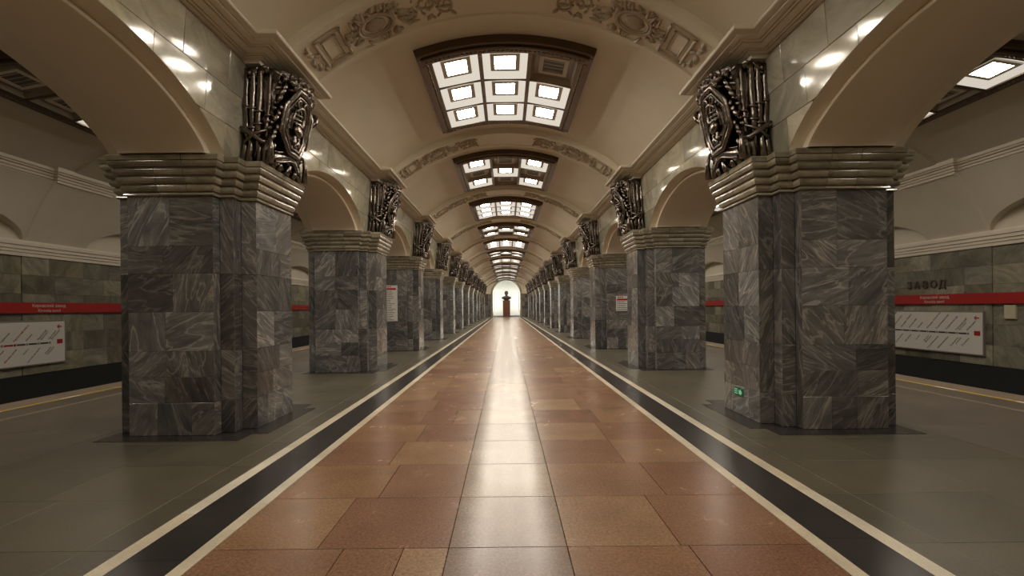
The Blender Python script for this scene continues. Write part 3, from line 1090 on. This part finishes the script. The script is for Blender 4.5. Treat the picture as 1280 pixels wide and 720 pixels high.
for s in (-1, 1):
    cp = cartouche_parts(s)
    for k, zc in enumerate(pillar_z):
        lab = 'dark bronze relief cartouche on the capital of the %s pillar in the %s row' % (ORD[k + 1], SIDE[s])
        if k == 0:
            lab = 'largest dark bronze shield cartouche, on the nearest pillar of the %s row' % SIDE[s]
        t = thing('bronze_cartouche', lab, 'sculpture', (s * U_SPAN, zc, H_CAP), 'bronze cartouches above the pillars')
        put('backing', cp['backing'], t)
        sh = put('shield', cp['shield'], t)
        put('emblem', cp['emblem'], sh)
        put('rod_bundle', cp['bundle_near'], t)
        put('rod_bundle', cp['bundle_far'], t)
        put('leaf_wreath', cp['wreath'], t)
        put('hanging_ring', cp['ring'], t)
        put('ribbon', cp['ribbon'], t)

# ------------------------------------------------------------------ coffered ceiling lights
LX, LZ = 1.60, 1.84                               # half sizes
BX, BZ = 0.25, 0.24                               # border
MU = 0.08
def lamp_parts(R0, cy):
    """meshes for a 3 x 3 lamp that follows a vault of radius R0; local origin on the vault axis at the crown"""
    def pt(x, z, d):
        t = x / R0
        return ((R0 - d) * math.sin(t), z, (R0 - d) * math.cos(t) - R0)
    DEP = 0.20
    cw = (2 * LX - 2 * BX - 2 * MU) / 3
    cl = (2 * LZ - 2 * BZ - 2 * MU) / 3
    fr = MB()
    def bar(x0, x1, z0, z1, d0, d1, b=0.02, nx=8):
        xs = [x0 + (x1 - x0) * i / nx for i in range(nx + 1)]
        rows = []
        for z, d in ((z0, d0), (z0, d1 - b), (z0 + b, d1), (z1 - b, d1), (z1, d1 - b), (z1, d0)):
            rows.append([pt(x, z, d) for x in xs])
        o = len(fr.v)
        fr.grid(rows)
        n = nx + 1
        fr.f.append(tuple(o + i * n for i in range(6)))
        fr.f.append(tuple(o + i * n + nx for i in range(6)))
    # outer border in two steps
    for a, b_, d in ((0.0, 0.09, DEP * 0.75), (0.07, BX, DEP)):
        ix = LX - b_
        iz = LZ - b_
        bar(-LX + a, LX - a, -LZ + a, -iz, -0.05, d, nx=24)
        bar(-LX + a, LX - a, iz, LZ - a, -0.05, d, nx=24)
        bar(-LX + a, -ix, -iz, iz, -0.05, d, nx=2)
        bar(ix, LX - a, -iz, iz, -0.05, d, nx=2)
    # beads along the border
    for i in range(36):
        x = -LX + 0.16 + (2 * LX - 0.32) * i / 35
        for z in (-LZ + 0.155, LZ - 0.155):
            fr.ellipsoid(pt(x, z, DEP), (0.03, 0.022, 0.02), 6, 4)
    for i in range(38):
        z = -LZ + 0.16 + (2 * LZ - 0.32) * i / 37
        for x in (-LX + 0.155, LX - 0.155):
            fr.ellipsoid(pt(x, z, DEP), (0.022, 0.03, 0.02), 6, 4)
    x0, z0 = -LX + BX, -LZ + BZ
    for i in (1, 2):
        x = x0 + i * cw + (i - 1) * MU
        bar(x, x + MU, -LZ + BZ, LZ - BZ, -0.05, DEP - 0.01, nx=1)
        z = z0 + i * cl + (i - 1) * MU
        bar(-LX + BX, LX - BX, z, z + MU, -0.05, DEP - 0.012, nx=18)
    cells = {}
    for i in range(3):
        for j in range(3):
            xa, za = x0 + i * (cw + MU), z0 + j * (cl + MU)
            xb, zb = xa + cw, za + cl
            xm, zm = (xa + xb) / 2, (za + zb) / 2
            def loop(fx, fz, d):
                return [pt(xm - cw / 2 * fx, zm - cl / 2 * fz, d), pt(xm + cw / 2 * fx, zm - cl / 2 * fz, d), pt(xm + cw / 2 * fx, zm + cl / 2 * fz, d), pt(xm - cw / 2 * fx, zm + cl / 2 * fz, d)]
            tr = MB()
            tr.grid([loop(1, 1, DEP - 0.03), loop(0.86, 0.86, 0.085)], close=True)
            tr.grid([loop(0.86, 0.86, 0.085), loop(0.3, 0.3, 0.085)], close=True)
            bz = MB()
            bz.grid([loop(0.66, 0.64, 0.086), loop(0.65, 0.63, 0.115), loop(0.47, 0.47, 0.120), loop(0.46, 0.46, 0.09)], close=True)
            df = MB()
            df.add(loop(0.465, 0.465, 0.100), [(0, 1, 2, 3)])
            lv = MB()
            for q in range(4):
                z = zm - cl * 0.24 + cl * 0.48 * (q + 0.5) / 4
                lv.add([pt(xm - cw * 0.22, z - 0.012, 0.113), pt(xm + cw * 0.22, z - 0.012, 0.113), pt(xm + cw * 0.22, z + 0.012, 0.108), pt(xm - cw * 0.22, z + 0.012, 0.108)], [(0, 1, 2, 3)])
            cells[(i, j)] = (tr, bz, df, lv)
    return fr, cells
frN, cellsN = lamp_parts(VR, 0)
frA, cellsA = lamp_parts(AVR, 0)
fr_me = {0: frN.mesh('frame', M['bronze2'], smooth='auto'), 1: frA.mesh('frame', M['bronze2'], smooth='auto')}
cell_me = {}
for w, cells in ((0, cellsN), (1, cellsA)):
    for k, (tr, bz, df, lv) in cells.items():
        on = M['on'] if w == 0 else M['on_aisle']
        cell_me[(w, k)] = (tr.mesh('coffer', M['glass_on' if w == 0 else 'glass_on_aisle'], fix=False), tr.mesh('coffer', M['glass_off'], fix=False), bz.mesh('bezel', M['bezel'], fix=False), df.mesh('diffuser', on, fix=False), df.mesh('diffuser', M['off'], fix=False), lv.mesh('louvre', M['bezel'], fix=False))
def lamp(loc, lit, label, group, w):
    t = thing('ceiling_light', label, 'ceiling light', loc, group)
    put('frame', fr_me[w], t)
    for k in lit:
        tr, tro, bz, don, doff, lv = cell_me[(w, k)]
        c = put('coffer', tr if lit[k] else tro, t)
        put('bezel', bz, c)
        put('diffuser', don if lit[k] else doff, c)
        if not lit[k]:
            put('louvre', lv, c)
    return t
ALL = {(i, j): True for i in range(3) for j in range(3)}
XP = {(i, j): (i + j) % 2 == 0 for i in range(3) for j in range(3)}
for k, zc in enumerate(bays[:-1] + [bays[-1]]):
    lit = dict(ALL if k % 2 else XP)
    if k == 1:
        lit[(2, 0)] = False
        lab = 'nearest bronze coffered ceiling light in view over the hall, one of nine panels dark'
    elif k == 0:
        lab = 'bronze coffered ceiling light overhead, just above the top of the picture'
    elif k % 2 == 0:
        lab = '%s bronze coffered ceiling light down the hall, four of nine panels dark' % ORD[k]
    else:
        lab = '%s bronze coffered ceiling light down the hall, all nine panels lit' % ORD[k]
    lamp((0, zc, VC + VR), lit, lab, 'coffered ceiling lights down the hall', 0)
for s in (-1, 1):
    for k, zc in enumerate(bays):
        if s > 0:
            lit = {(i, j): (i + j) % 2 == 0 for i in range(3) for j in range(3)}
        else:
            lit = {(i, j): (i, j) in ((0, 2), (2, 0), (2, 2), (1, 1) if k != 1 else (9, 9)) for i in range(3) for j in range(3)}
        if k == 2:
            lit = {(i, j): i == (0 if s > 0 else 2) for i in range(3) for j in range(3)}
            lab = 'bronze coffered ceiling light over the %s platform, just past the second pillar' % SIDE[s]
        elif k == 1:
            lab = 'bronze coffered ceiling light over the %s platform, glimpsed through the nearest arch' % SIDE[s]
        else:
            lab = 'bronze coffered ceiling light over the %s platform, out of sight behind the arcade' % SIDE[s]
        lamp((s * AX, zc, ACR), lit, lab, 'ceiling lights over the %s platform' % SIDE[s], 1)

# ------------------------------------------------------------------ aisle vaults, coves and cornices
for s in (-1, 1):
    mb = MB()
    n = 30
    def av(r, x):
        return ACR - r + math.sqrt(r * r - (x - AX) ** 2) if abs(x - AX) < r else 0
    xs = [U_OUT - 0.05 + (11.45 - U_OUT + 0.05) * i / n for i in range(n + 1)]
    p = [(s * x, ACR - AVR + math.sqrt(AVR ** 2 - (x - AX) ** 2)) for x in xs]
    mb.grid([[(x, Z_BACK, y) for x, y in p], [(x, Z_END, y) for x, y in p]])
    ce = struct(mb.build('ceiling_' + SIDE[s], M['aisle'], smooth=True, fix=False))
    # ribs on the pillar lines
    mb = MB()
    sec = [(-0.62, -0.1), (-0.62, 0.05), (-0.56, 0.06), (0.56, 0.06), (0.62, 0.05), (0.62, -0.1)]
    mb.grid([[(s * x, w, ACR - AVR + math.sqrt(AVR ** 2 - (x - AX) ** 2) - d) for x in xs] for w, d in sec])
    rme = mb.mesh('vault_rib', M['aisle'], smooth='auto')
    for zc in [P1 - PITCH] + pillar_z:
        put('vault_rib', rme, ce, (0, zc, 0))
    # cove between the two cornices, cut by a low lunette in every bay
    y0, y1 = 3.37, 4.88
    def cove_x(y):
        q = (y - y0) / (y1 - y0)
        return XW - 0.06 - 0.80 * (0.75 * q + 0.25 * q * q)
    mb = MB()
    LH, LR = 2.15, 0.72
    for zc in bays:
        a = zc - LH
        cols = [zc + LH * (-math.cos(PI * i / 24)) for i in range(25)]
        low = [y0 + LR * math.sqrt(max(0, 1 - ((z - zc) / LH) ** 2)) for z in cols]
        rows = []
        rows.append([(s * XW, z, max(y0, l + 0.0)) for z, l in zip(cols, low)])
        rows.append([(s * cove_x(l), z, l) for z, l in zip(cols, low)])
        for r in range(1, 7):
            rows.append([(s * cove_x(l + (y1 - l) * r / 6), z, l + (y1 - l) * r / 6) for z, l in zip(cols, low)])
        mb.grid(rows)
        mb.grid([[(s * (XW - 0.005), z, y0 - 0.02) for z in cols], [(s * (XW - 0.005), z, l) for z, l in zip(cols, low)]])
    # pier panels stand slightly proud
    for zc in [P1 - PITCH] + pillar_z + [P1 + PITCH * NP]:
        a, b = zc - (PITCH / 2 - LH), zc + (PITCH / 2 - LH)
        if b > Z_END + 1.5:
            continue
        ys = [y0 + (y1 - y0) * r / 6 for r in range(7)]
        mb.grid([[(s * (cove_x(y) + 0.0), a, y) for y in ys], [(s * (cove_x(y) - 0.045), a + 0.03, y) for y in ys], [(s * (cove_x(y) - 0.045), b - 0.03, y) for y in ys], [(s * cove_x(y), b, y) for y in ys]])
    mb.quad((s * cove_x(y0), Z_BACK, y0), (s * cove_x(y0), bays[0] - LH, y0), (s * cove_x(y1), bays[0] - LH, y1), (s * cove_x(y1), Z_BACK, y1))
    struct(mb.build('wall_cove_' + SIDE[s], M['aisle'], smooth='auto'))
    # lower cornice: three plain fasciae
    lowp = [(0.0, 3.01), (0.05, 3.01), (0.055, 3.09), (0.08, 3.10), (0.085, 3.17), (0.115, 3.18), (0.12, 3.26), (0.15, 3.27), (0.165, 3.36), (0.16, 3.39), (0.0, 3.40)]
    mb = MB()
    path = [(XW, Z_END), (XW, Z_BACK)]
    sg = 1 if offset_path(path, 0.1, False)[0][0] < XW else -1
    sweep(mb, path, [(sg * d, y) for d, y in lowp], s)
    struct(mb.build('trim_3' if s < 0 else 'trim_4', M['cornice'], smooth='auto', fix=False))
    # upper cornice with shallow breaks over the pier panels
    upp = [(-0.1, 4.84), (0.02, 4.84), (0.03, 4.90), (0.07, 4.91), (0.08, 4.96), (0.12, 4.97), (0.13, 5.02), (0.19, 5.03), (0.20, 5.06), (0.24, 5.07), (0.26, 5.15), (0.25, 5.18), (-0.1, 5.20)]
    mb = MB()
    ub = 11.40
    path = [(ub, Z_END)]
    for zc in ([P1 - PITCH] + pillar_z)[::-1]:
        path += [(ub, zc + 0.86), (ub - 0.10, zc + 0.86), (ub - 0.10, zc - 0.86), (ub, zc - 0.86)]
    path.append((ub, Z_BACK))
    sweep(mb, path, [(sg * d, y) for d, y in upp], s)
    struct(mb.build('trim_5' if s < 0 else 'trim_6', M['cornice'], smooth='auto', fix=False))

# ------------------------------------------------------------------ end walls
mb = MB()
mb.quad((-12.3, Z_BACK, -1.2), (12.3, Z_BACK, -1.2), (12.3, Z_BACK, 6.6), (-12.3, Z_BACK, 6.6))
struct(mb.build('wall_back', M['arch'], fix=False))
NH, NS = 2.2, 3.76                           # niche half width and springing
mb = MB()
pts = [(NH * math.cos(PI * i / 24), NS + NH * math.sin(PI * i / 24)) for i in range(25)]
mb.grid([[(x, Z_END, y) for x, y in pts], [(x * 1.75, Z_END, max(y, NS) + 0.0 if i in (0, 24) else 6.5) for i, (x, y) in enumerate(pts)]])
for a, b in ((-12.3, -NH), (NH, 12.3)):
    mb.quad((a, Z_END, -1.2), (b, Z_END, -1.2), (b, Z_END, NS), (a, Z_END, NS))
    q0, q1 = (a, -NH * 1.75) if a < 0 else (NH * 1.75, b)
    mb.quad((q0, Z_END, NS), (q1, Z_END, NS), (q1, Z_END, 6.5), (q0, Z_END, 6.5))
wf = struct(mb.build('wall_far', M['vault']))
far = MB()
for sd in (-1, 1):
    for r in range(6):
        for c in range(2):
            w = (3.5 - 2.45) / 2
            slab_into(far, (sd * (2.45 + w * (c + 0.5)), Z_END - 0.03, 0.63 * (r + 0.5)), (1, 0, 0), (0, 0, 1), w, 0.63)
stuff(far.build('marble_slabs', M['pillar'], wf, fix=False))
mb = MB()                                     # archivolt round the niche, with its jambs
ring = []
for r0, d in ((NH + 0.30, 0.0), (NH + 0.30, 0.10), (NH + 0.06, 0.16), (NH, 0.08), (NH, -0.3)):
    row = [(r0, Z_END - d, 0.0)] + [(r0 * math.cos(PI * i / 24), Z_END - d, NS + r0 * math.sin(PI * i / 24)) for i in range(25)] + [(-r0, Z_END - d, 0.0)]
    ring.append(row)
mb.grid(ring)
mb.build('archivolt', M['capital'], wf, smooth='auto')
mb = MB()
ND = 2.6
row0 = [(NH, Z_END, 0.0)] + [(x, Z_END, y) for x, y in pts] + [(-NH, Z_END, 0.0)]
row1 = [(x, Z_END + ND, z) for x, y, z in row0]
mb.grid([row0, row1])
n = len(row1)
mb.add(row1, [tuple(range(n))])
struct(mb.build('wall_niche', M['niche'], fix=False))
mb = MB()
mb.box(-NH, NH, Z_END + ND - 0.04, Z_END + ND - 0.001, 0, 0.22)
struct(mb.build('baseboard_niche', M['pillar']))
# strip lamps behind the niche's jambs and crown
for x, y, rot in ((-2.0, 2.4, 0), (2.0, 2.4, 1)):
    mb = MB()
    mb.box(x - 0.04, x + 0.04, Z_END + 0.25, Z_END + 0.33, 0.8, 4.2)
    o = mb.build('strip_lamp', M['tray'])
    tag(o, 'upright strip lamp inside the %s edge of the lit niche behind the bust' % ('left' if x < 0 else 'right'), 'lamp', 'strip lamps in the niche')
    mb = MB()
    sx = 1 if x < 0 else -1
    mb.box(x - 0.03, x + 0.03, Z_END + 0.335, Z_END + 0.345, 0.85, 4.15)
    mb.build('lamp_tube', emit('niche_lamp_glow', (1.0, 0.99, 0.93), 70.0), o)

# ------------------------------------------------------------------ bust on its pedestal
t = thing('pedestal', 'tall red granite pedestal under the bust at the far end', 'pedestal', (0, Z_END + 0.9, 0))
mb = MB()
w0, w1 = 0.66, 0.58
def frustum(mb, a, b, z0, z1):
    mb.add([(-a, -a * 0.8, z0), (a, -a * 0.8, z0), (a, a * 0.8, z0), (-a, a * 0.8, z0), (-b, -b * 0.8, z1), (b, -b * 0.8, z1), (b, b * 0.8, z1), (-b, b * 0.8, z1)],
           [(0, 3, 2, 1), (4, 5, 6, 7), (0, 1, 5, 4), (1, 2, 6, 5), (2, 3, 7, 6), (3, 0, 4, 7)])
frustum(mb, 0.57, 0.60, 0.16, 2.62)
mb.build('shaft', M['redgranite'], t)
mb = MB()
frustum(mb, 0.70, 0.68, 0.0, 0.16)
mb.build('foot', M['redgranite'], t)
mb = MB()
frustum(mb, 0.60, 0.64, 2.62, 2.72)
mb.build('cap', M['redgranite'], t)
mb = MB()
rows = []
#   height, half width, front depth, back depth, centre y
for z, rx, ry, cy in ((0.0, 0.34, 0.24, 0.0), (0.10, 0.42, 0.27, 0.0), (0.22, 0.66, 0.31, 0.02), (0.38, 0.80, 0.34, 0.03), (0.50, 0.78, 0.32, 0.04), (0.60, 0.62, 0.28, 0.05), (0.68, 0.40, 0.24, 0.04),
                       (0.74, 0.22, 0.21, 0.02), (0.84, 0.19, 0.20, -0.01), (0.90, 0.21, 0.24, -0.04), (0.98, 0.25, 0.29, -0.04), (1.10, 0.27, 0.31, -0.02), (1.24, 0.29, 0.33, 0.0), (1.36, 0.285, 0.33, 0.01), (1.46, 0.23, 0.27, 0.02), (1.53, 0.12, 0.15, 0.02), (1.55, 0.01, 0.01, 0.02)):
    rows.append([(rx * math.cos(2 * PI * i / 24), cy + ry * math.sin(2 * PI * i / 24), z) for i in range(24)])
mb.grid(rows, close=True)
mb.add(rows[0], [tuple(range(24))[::-1]])
mb.ellipsoid((0, -0.34, 1.13), (0.045, 0.075, 0.085), 8, 6)          # nose
mb.ellipsoid((0, -0.30, 1.21), (0.17, 0.05, 0.03), 10, 6)           # brow
mb.ellipsoid((0, -0.31, 1.02), (0.09, 0.035, 0.025), 8, 5)          # mouth
mb.ellipsoid((0, -0.27, 0.93), (0.09, 0.075, 0.085), 8, 6)          # chin
for sd in (-1, 1):
    mb.ellipsoid((sd * 0.285, 0.02, 1.12), (0.03, 0.06, 0.10), 8, 6)  # ears
    mb.ellipsoid((sd * 0.10, -0.285, 1.16), (0.04, 0.03, 0.025), 8, 5)
    mb.tube([(sd * 0.03, -0.33, 0.35), (sd * 0.14, -0.30, 0.56), (sd * 0.20, -0.16, 0.72), (sd * 0.14, 0.12, 0.78)], [0.03, 0.05, 0.045, 0.03], 8)   # collar
bust = mb.build('bust', M['bust'], smooth=True, loc=(0, Z_END + 0.9, 2.72))
tag(bust, 'dark bronze head and shoulders bust of a man on the red pedestal', 'bust')

# ------------------------------------------------------------------ lettering helper
def text_mesh(txt, size, mat, name, extrude=0.0, align='LEFT', bold=False):
    cu = bpy.data.curves.new('lettering', 'FONT')
    cu.body = txt
    cu.size = size
    cu.align_x = align
    cu.resolution_u = 2
    cu.extrude = extrude
    if bold:
        cu.offset = size * 0.014
    ob = bpy.data.objects.new('lettering', cu)
    C.objects.link(ob)
    dg = bpy.context.evaluated_depsgraph_get()
    me = bpy.data.meshes.new_from_object(ob.evaluated_get(dg))
    bpy.data.objects.remove(ob)
    bpy.data.curves.remove(cu)
    me.name = name
    me.materials.clear()
    me.materials.append(mat)
    return me
def wall_frame(s, z, y, d=0.0):
    """matrix with local x reading along a track wall, local y up, local z out of the wall"""
    return Matrix(((0, 0, -s, s * (XW - d)), (-s, 0, 0, z), (0, 1, 0, y), (0, 0, 0, 1)))

# ------------------------------------------------------------------ red name bands along the track walls
for s in (-1, 1):
    mb = MB()
    a, b = s * (XW - 0.078), s * (XW - 0.048)
    mb.box(min(a, b), max(a, b), Z_BACK, Z_END, 1.57, 1.84)
    me = mb.mesh('name_band', M['red'])
    t = put('name_band', me)
    tag(t, 'red enamel band with the station name running along the %s track wall' % SIDE[s], 'sign', 'red name bands')
    l1 = text_mesh('Кировский завод', 0.115, M['white'], 'station_name', align='CENTER')
    l2 = text_mesh('Kirovsky zavod', 0.105, M['white'], 'station_name', align='CENTER')
    for zc in (14.08 if s > 0 else 13.14, 26.4, 38.7):
        put('station_name', l1, t, mw=wall_frame(s, zc, 1.722, 0.0795))
        put('station_name', l2, t, mw=wall_frame(s, zc, 1.602, 0.0795))

# metal letters on the right wall
t = thing('station_lettering', 'dark metal letters spelling the station name on the right track wall', 'lettering', (XW - 0.02, 14.5, 2.02))
z = 13.86
for ch in reversed('КИРОВСКИЙ ЗАВОД'):
    if ch != ' ':
        me = text_mesh(ch, 0.31, M['letter'], 'letter', extrude=0.012, align='CENTER')
        mw = Matrix.Translation(-Vector((XW - 0.02, 14.5, 2.02))) @ wall_frame(1, z, 2.02, 0.035)
        put('letter', me, t, mw=mw)
    z += 0.285 if ch != ' ' else 0.62

# ------------------------------------------------------------------ route boards
RU = ['Проспект Ветеранов', 'Ленинский проспект', 'Автово', 'Кировский завод', 'Нарвская', 'Балтийская', 'Технологический институт', 'Пушкинская', 'Владимирская', 'Площадь Восстания', 'Чернышевская', 'Площадь Ленина', 'Выборгская', 'Лесная', 'Площадь Мужества', 'Политехническая', 'Академическая', 'Гражданский проспект', 'Девяткино']
EN = ['Prospekt Veteranov', 'Leninsky prospekt', 'Avtovo', 'Kirovsky zavod', 'Narvskaya', 'Baltiyskaya', 'Tekhnologichesky institut', 'Pushkinskaya', 'Vladimirskaya', 'Ploschad Vosstaniya', 'Chernyshevskaya', 'Ploschad Lenina', 'Vyborgskaya', 'Lesnaya', 'Ploschad Muzhestva', 'Politekhnicheskaya', 'Akademicheskaya', 'Grazhdansky prospekt', 'Devyatkino']
def route_board(s, z_near, z_far, z_end, order, label):
    t = thing('route_board', label, 'sign', (s * XW, (z_near + z_far) / 2, 0.26), 'route boards on the track walls')
    zc = (z_near + z_far) / 2
    base = Matrix.Translation(-Vector((s * XW, zc, 0.26)))
    W, Hh = z_far - z_near, 1.09
    mb = MB(); mb.box(-W / 2, W / 2, 0, Hh, -0.04, 0.0)
    put('panel', mb.mesh('panel', M['white']), t, mw=base @ wall_frame(s, zc, 0.26, 0.065))
    mb = MB()
    for x0, x1, y0, y1 in ((-W / 2 - 0.03, W / 2 + 0.03, -0.03, 0.0), (-W / 2 - 0.03, W / 2 + 0.03, Hh, Hh + 0.03), (-W / 2 - 0.03, -W / 2, 0, Hh), (W / 2, W / 2 + 0.03, 0, Hh)):
        mb.box(x0, x1, y0, y1, -0.042, 0.010)
    put('frame', mb.mesh('frame', M['frame']), t, mw=base @ wall_frame(s, zc, 0.26, 0.065))
    # line and stations; local x runs in reading direction
    def X(z):
        return -s * (z - zc)
    n = len(order)
    ly = 0.52
    dark, red, dots = MB(), MB(), MB()
    names, rnames = [], []
    cur = order.index(3)
    xe = X(z_end)
    for i in range(n):
        x = xe - 0.312 * (n - 1 - i)
        if x < -W / 2 + 0.1:
            continue
        m = red if i <= cur else dark
        if i < n - 1:
            m2 = red if i < cur else dark
            m2.add([(x + 0.045, ly - 0.022, 0), (x + 0.27, ly - 0.022, 0), (x + 0.27, ly + 0.022, 0), (x + 0.045, ly + 0.022, 0)], [(0, 1, 2, 3)])
        k = 12
        (red if i == cur else dots).add([(x + 0.035 * math.cos(2 * PI * q / k), ly + 0.035 * math.sin(2 * PI * q / k), 0.0003) for q in range(k)], [tuple(range(k))])
        for txt, up in ((RU[order[i]], True), (EN[order[i]], False)):
            wd = txt.split(' ') if len(txt) > 17 else [txt]
            for li, part in enumerate(wd):
                me = text_mesh(part, 0.068, M['redink'] if i == cur else M['greyink'], 'station_names', align='LEFT' if up else 'RIGHT', bold=True)
                r = Matrix.Rotation(math.radians(46), 4, 'Z')
                off = Matrix.Translation((x - 0.02 + li * 0.085, ly + 0.07, 0.0008)) if up else Matrix.Translation((x + 0.05 + li * 0.085, ly - 0.12, 0.0008))
                (rnames if i == cur else names).append((me, off @ r))
    mw = base @ wall_frame(s, zc, 0.26, 0.0662)
    for m, mat, nm in ((dark, 'ink', 'route_line'), (red, 'red', 'passed_route_line'), (dots, 'frame', 'station_dots')):
        if m.v:
            put(nm, m.mesh(nm, M[mat], fix=False), t, mw=mw)
    for lst in (names, rnames):
        for me, mt in lst:
            o = put('station_name', me, t, mw=mw @ mt)
            if lst is rnames:
                o['label'] = 'red station name'
    # arrow and red tab at the reading end
    ar = MB()
    ax_, ay_ = W / 2 - 0.17, Hh - 0.15
    ar.add([(ax_ - 0.07, ay_, 0), (ax_, ay_ + 0.065, 0), (ax_ + 0.01, ay_ + 0.045, 0), (ax_ - 0.02, ay_ + 0.016, 0), (ax_ + 0.08, ay_ + 0.016, 0), (ax_ + 0.08, ay_ - 0.016, 0), (ax_ - 0.02, ay_ - 0.016, 0), (ax_ + 0.01, ay_ - 0.045, 0), (ax_, ay_ - 0.065, 0)],
           [(0, 1, 2, 3), (0, 3, 6), (3, 4, 5, 6), (0, 6, 7, 8)])
    put('red_arrow', ar.mesh('red_arrow', M['red'], fix=False), t, mw=mw)
    tb = MB()
    tb.add([(ax_ - 0.07, ly - 0.04, 0), (ax_ + 0.10, ly - 0.04, 0), (ax_ + 0.10, ly + 0.08, 0), (ax_ - 0.07, ly + 0.08, 0)], [(0, 1, 2, 3)])
    put('red_tab', tb.mesh('red_tab', M['red'], fix=False), t, mw=mw)
route_board(1, 12.66, 18.1, 13.07, list(range(3, 19)), 'white route map board under the red band on the right track wall')
route_board(-1, 7.6, 13.6, 13.15, list(range(18, -1, -1)), 'white route map board with a red line on the left track wall')

# small cream plate on the right track wall
mb = MB()
mb.cbox(-0.14, 0.14, -0.17, 0.17, -0.02, 0.03, 0.012)
o = put('wall_plate', mb.mesh('wall_plate', plain('cream_plate', (0.52, 0.47, 0.34), 0.5)), mw=wall_frame(1, 12.0, 1.36, 0.02))
tag(o, 'small blank cream plate below the red band on the right track wall', 'plate')

# ------------------------------------------------------------------ notices on the third pillars
def notice(s, x, zf, w, y0, y1, lines, label):
    t = thing('notice_board', label, 'sign', (x, zf, y0), 'white notices on the third pillars')
    h = y1 - y0
    mb = MB(); mb.box(-w / 2, w / 2, -0.022, 0.0, 0, h)
    put('panel', mb.mesh('panel', M['white']), t)
    mb = MB()
    mb.add([(-w / 2 + 0.03, -0.0232, h - 0.17), (w / 2 - 0.05, -0.0232, h - 0.17), (w / 2 - 0.05, -0.0232, h - 0.10), (-w / 2 + 0.03, -0.0232, h - 0.10)], [(0, 1, 2, 3)])
    for i in range(3):
        xx = -w / 2 + 0.06 + i * 0.075
        mb.add([(xx, -0.0232, h - 0.075), (xx + 0.05, -0.0232, h - 0.075), (xx + 0.05, -0.0232, h - 0.025), (xx, -0.0232, h - 0.025)], [(0, 1, 2, 3)])
    put('red_heading', mb.mesh('red_heading', M['red'], fix=False), t)
    mb = MB()
    R = random.Random(3)
    n = lines
    for i in range(n):
        y = h - 0.22 - (h - 0.27) * i / (n - 1)
        ln = R.uniform(0.5, 0.95) * (w - 0.08)
        mb.add([(-w / 2 + 0.03, -0.0232, y - 0.011), (-w / 2 + 0.03 + ln, -0.0232, y - 0.011), (-w / 2 + 0.03 + ln, -0.0232, y + 0.011), (-w / 2 + 0.03, -0.0232, y + 0.011)], [(0, 1, 2, 3)])
    put('printed_lines', mb.mesh('printed_lines', M['greyink'], fix=False), t)
ZF3 = pillar_z[2] - 0.884
notice(-1, -4.36, ZF3, 0.50, 1.12, 2.46, 17, 'tall white notice with a red heading on the third pillar of the left row')
notice(1, 4.38, ZF3, 0.56, 1.42, 1.98, 5, 'small white notice with a red heading on the third pillar of the right row')

# ------------------------------------------------------------------ small green exit sign on the nearest right pillar
t = thing('exit_sign', 'small green evacuation sign low on the nearest right pillar', 'sign', (3.366, 7.26, 0.28))
def fm(x=0.0):
    return Matrix(((0, 0, -1, x), (-1, 0, 0, 0), (0, 1, 0, 0), (0, 0, 0, 1)))
mb = MB(); mb.box(-0.14, 0.14, 0, 0.105, 0.0, 0.008)
put('panel', mb.mesh('panel', M['green']), t, mw=fm())
mb = MB()
mb.add([(0.02, 0.02, 0), (0.07, 0.02, 0), (0.07, 0.0, 0), (0.12, 0.05, 0), (0.07, 0.1, 0), (0.07, 0.08, 0), (0.02, 0.08, 0)], [(0, 1, 5, 6), (1, 2, 3), (1, 3, 5), (3, 4, 5)])
for i in range(3):
    mb.box(-0.12, -0.01, 0.015 + i * 0.03, 0.03 + i * 0.03, 0, 0.0005)
put('pictogram', mb.mesh('pictogram', M['lime'], fix=False), t, mw=fm(-0.0086))
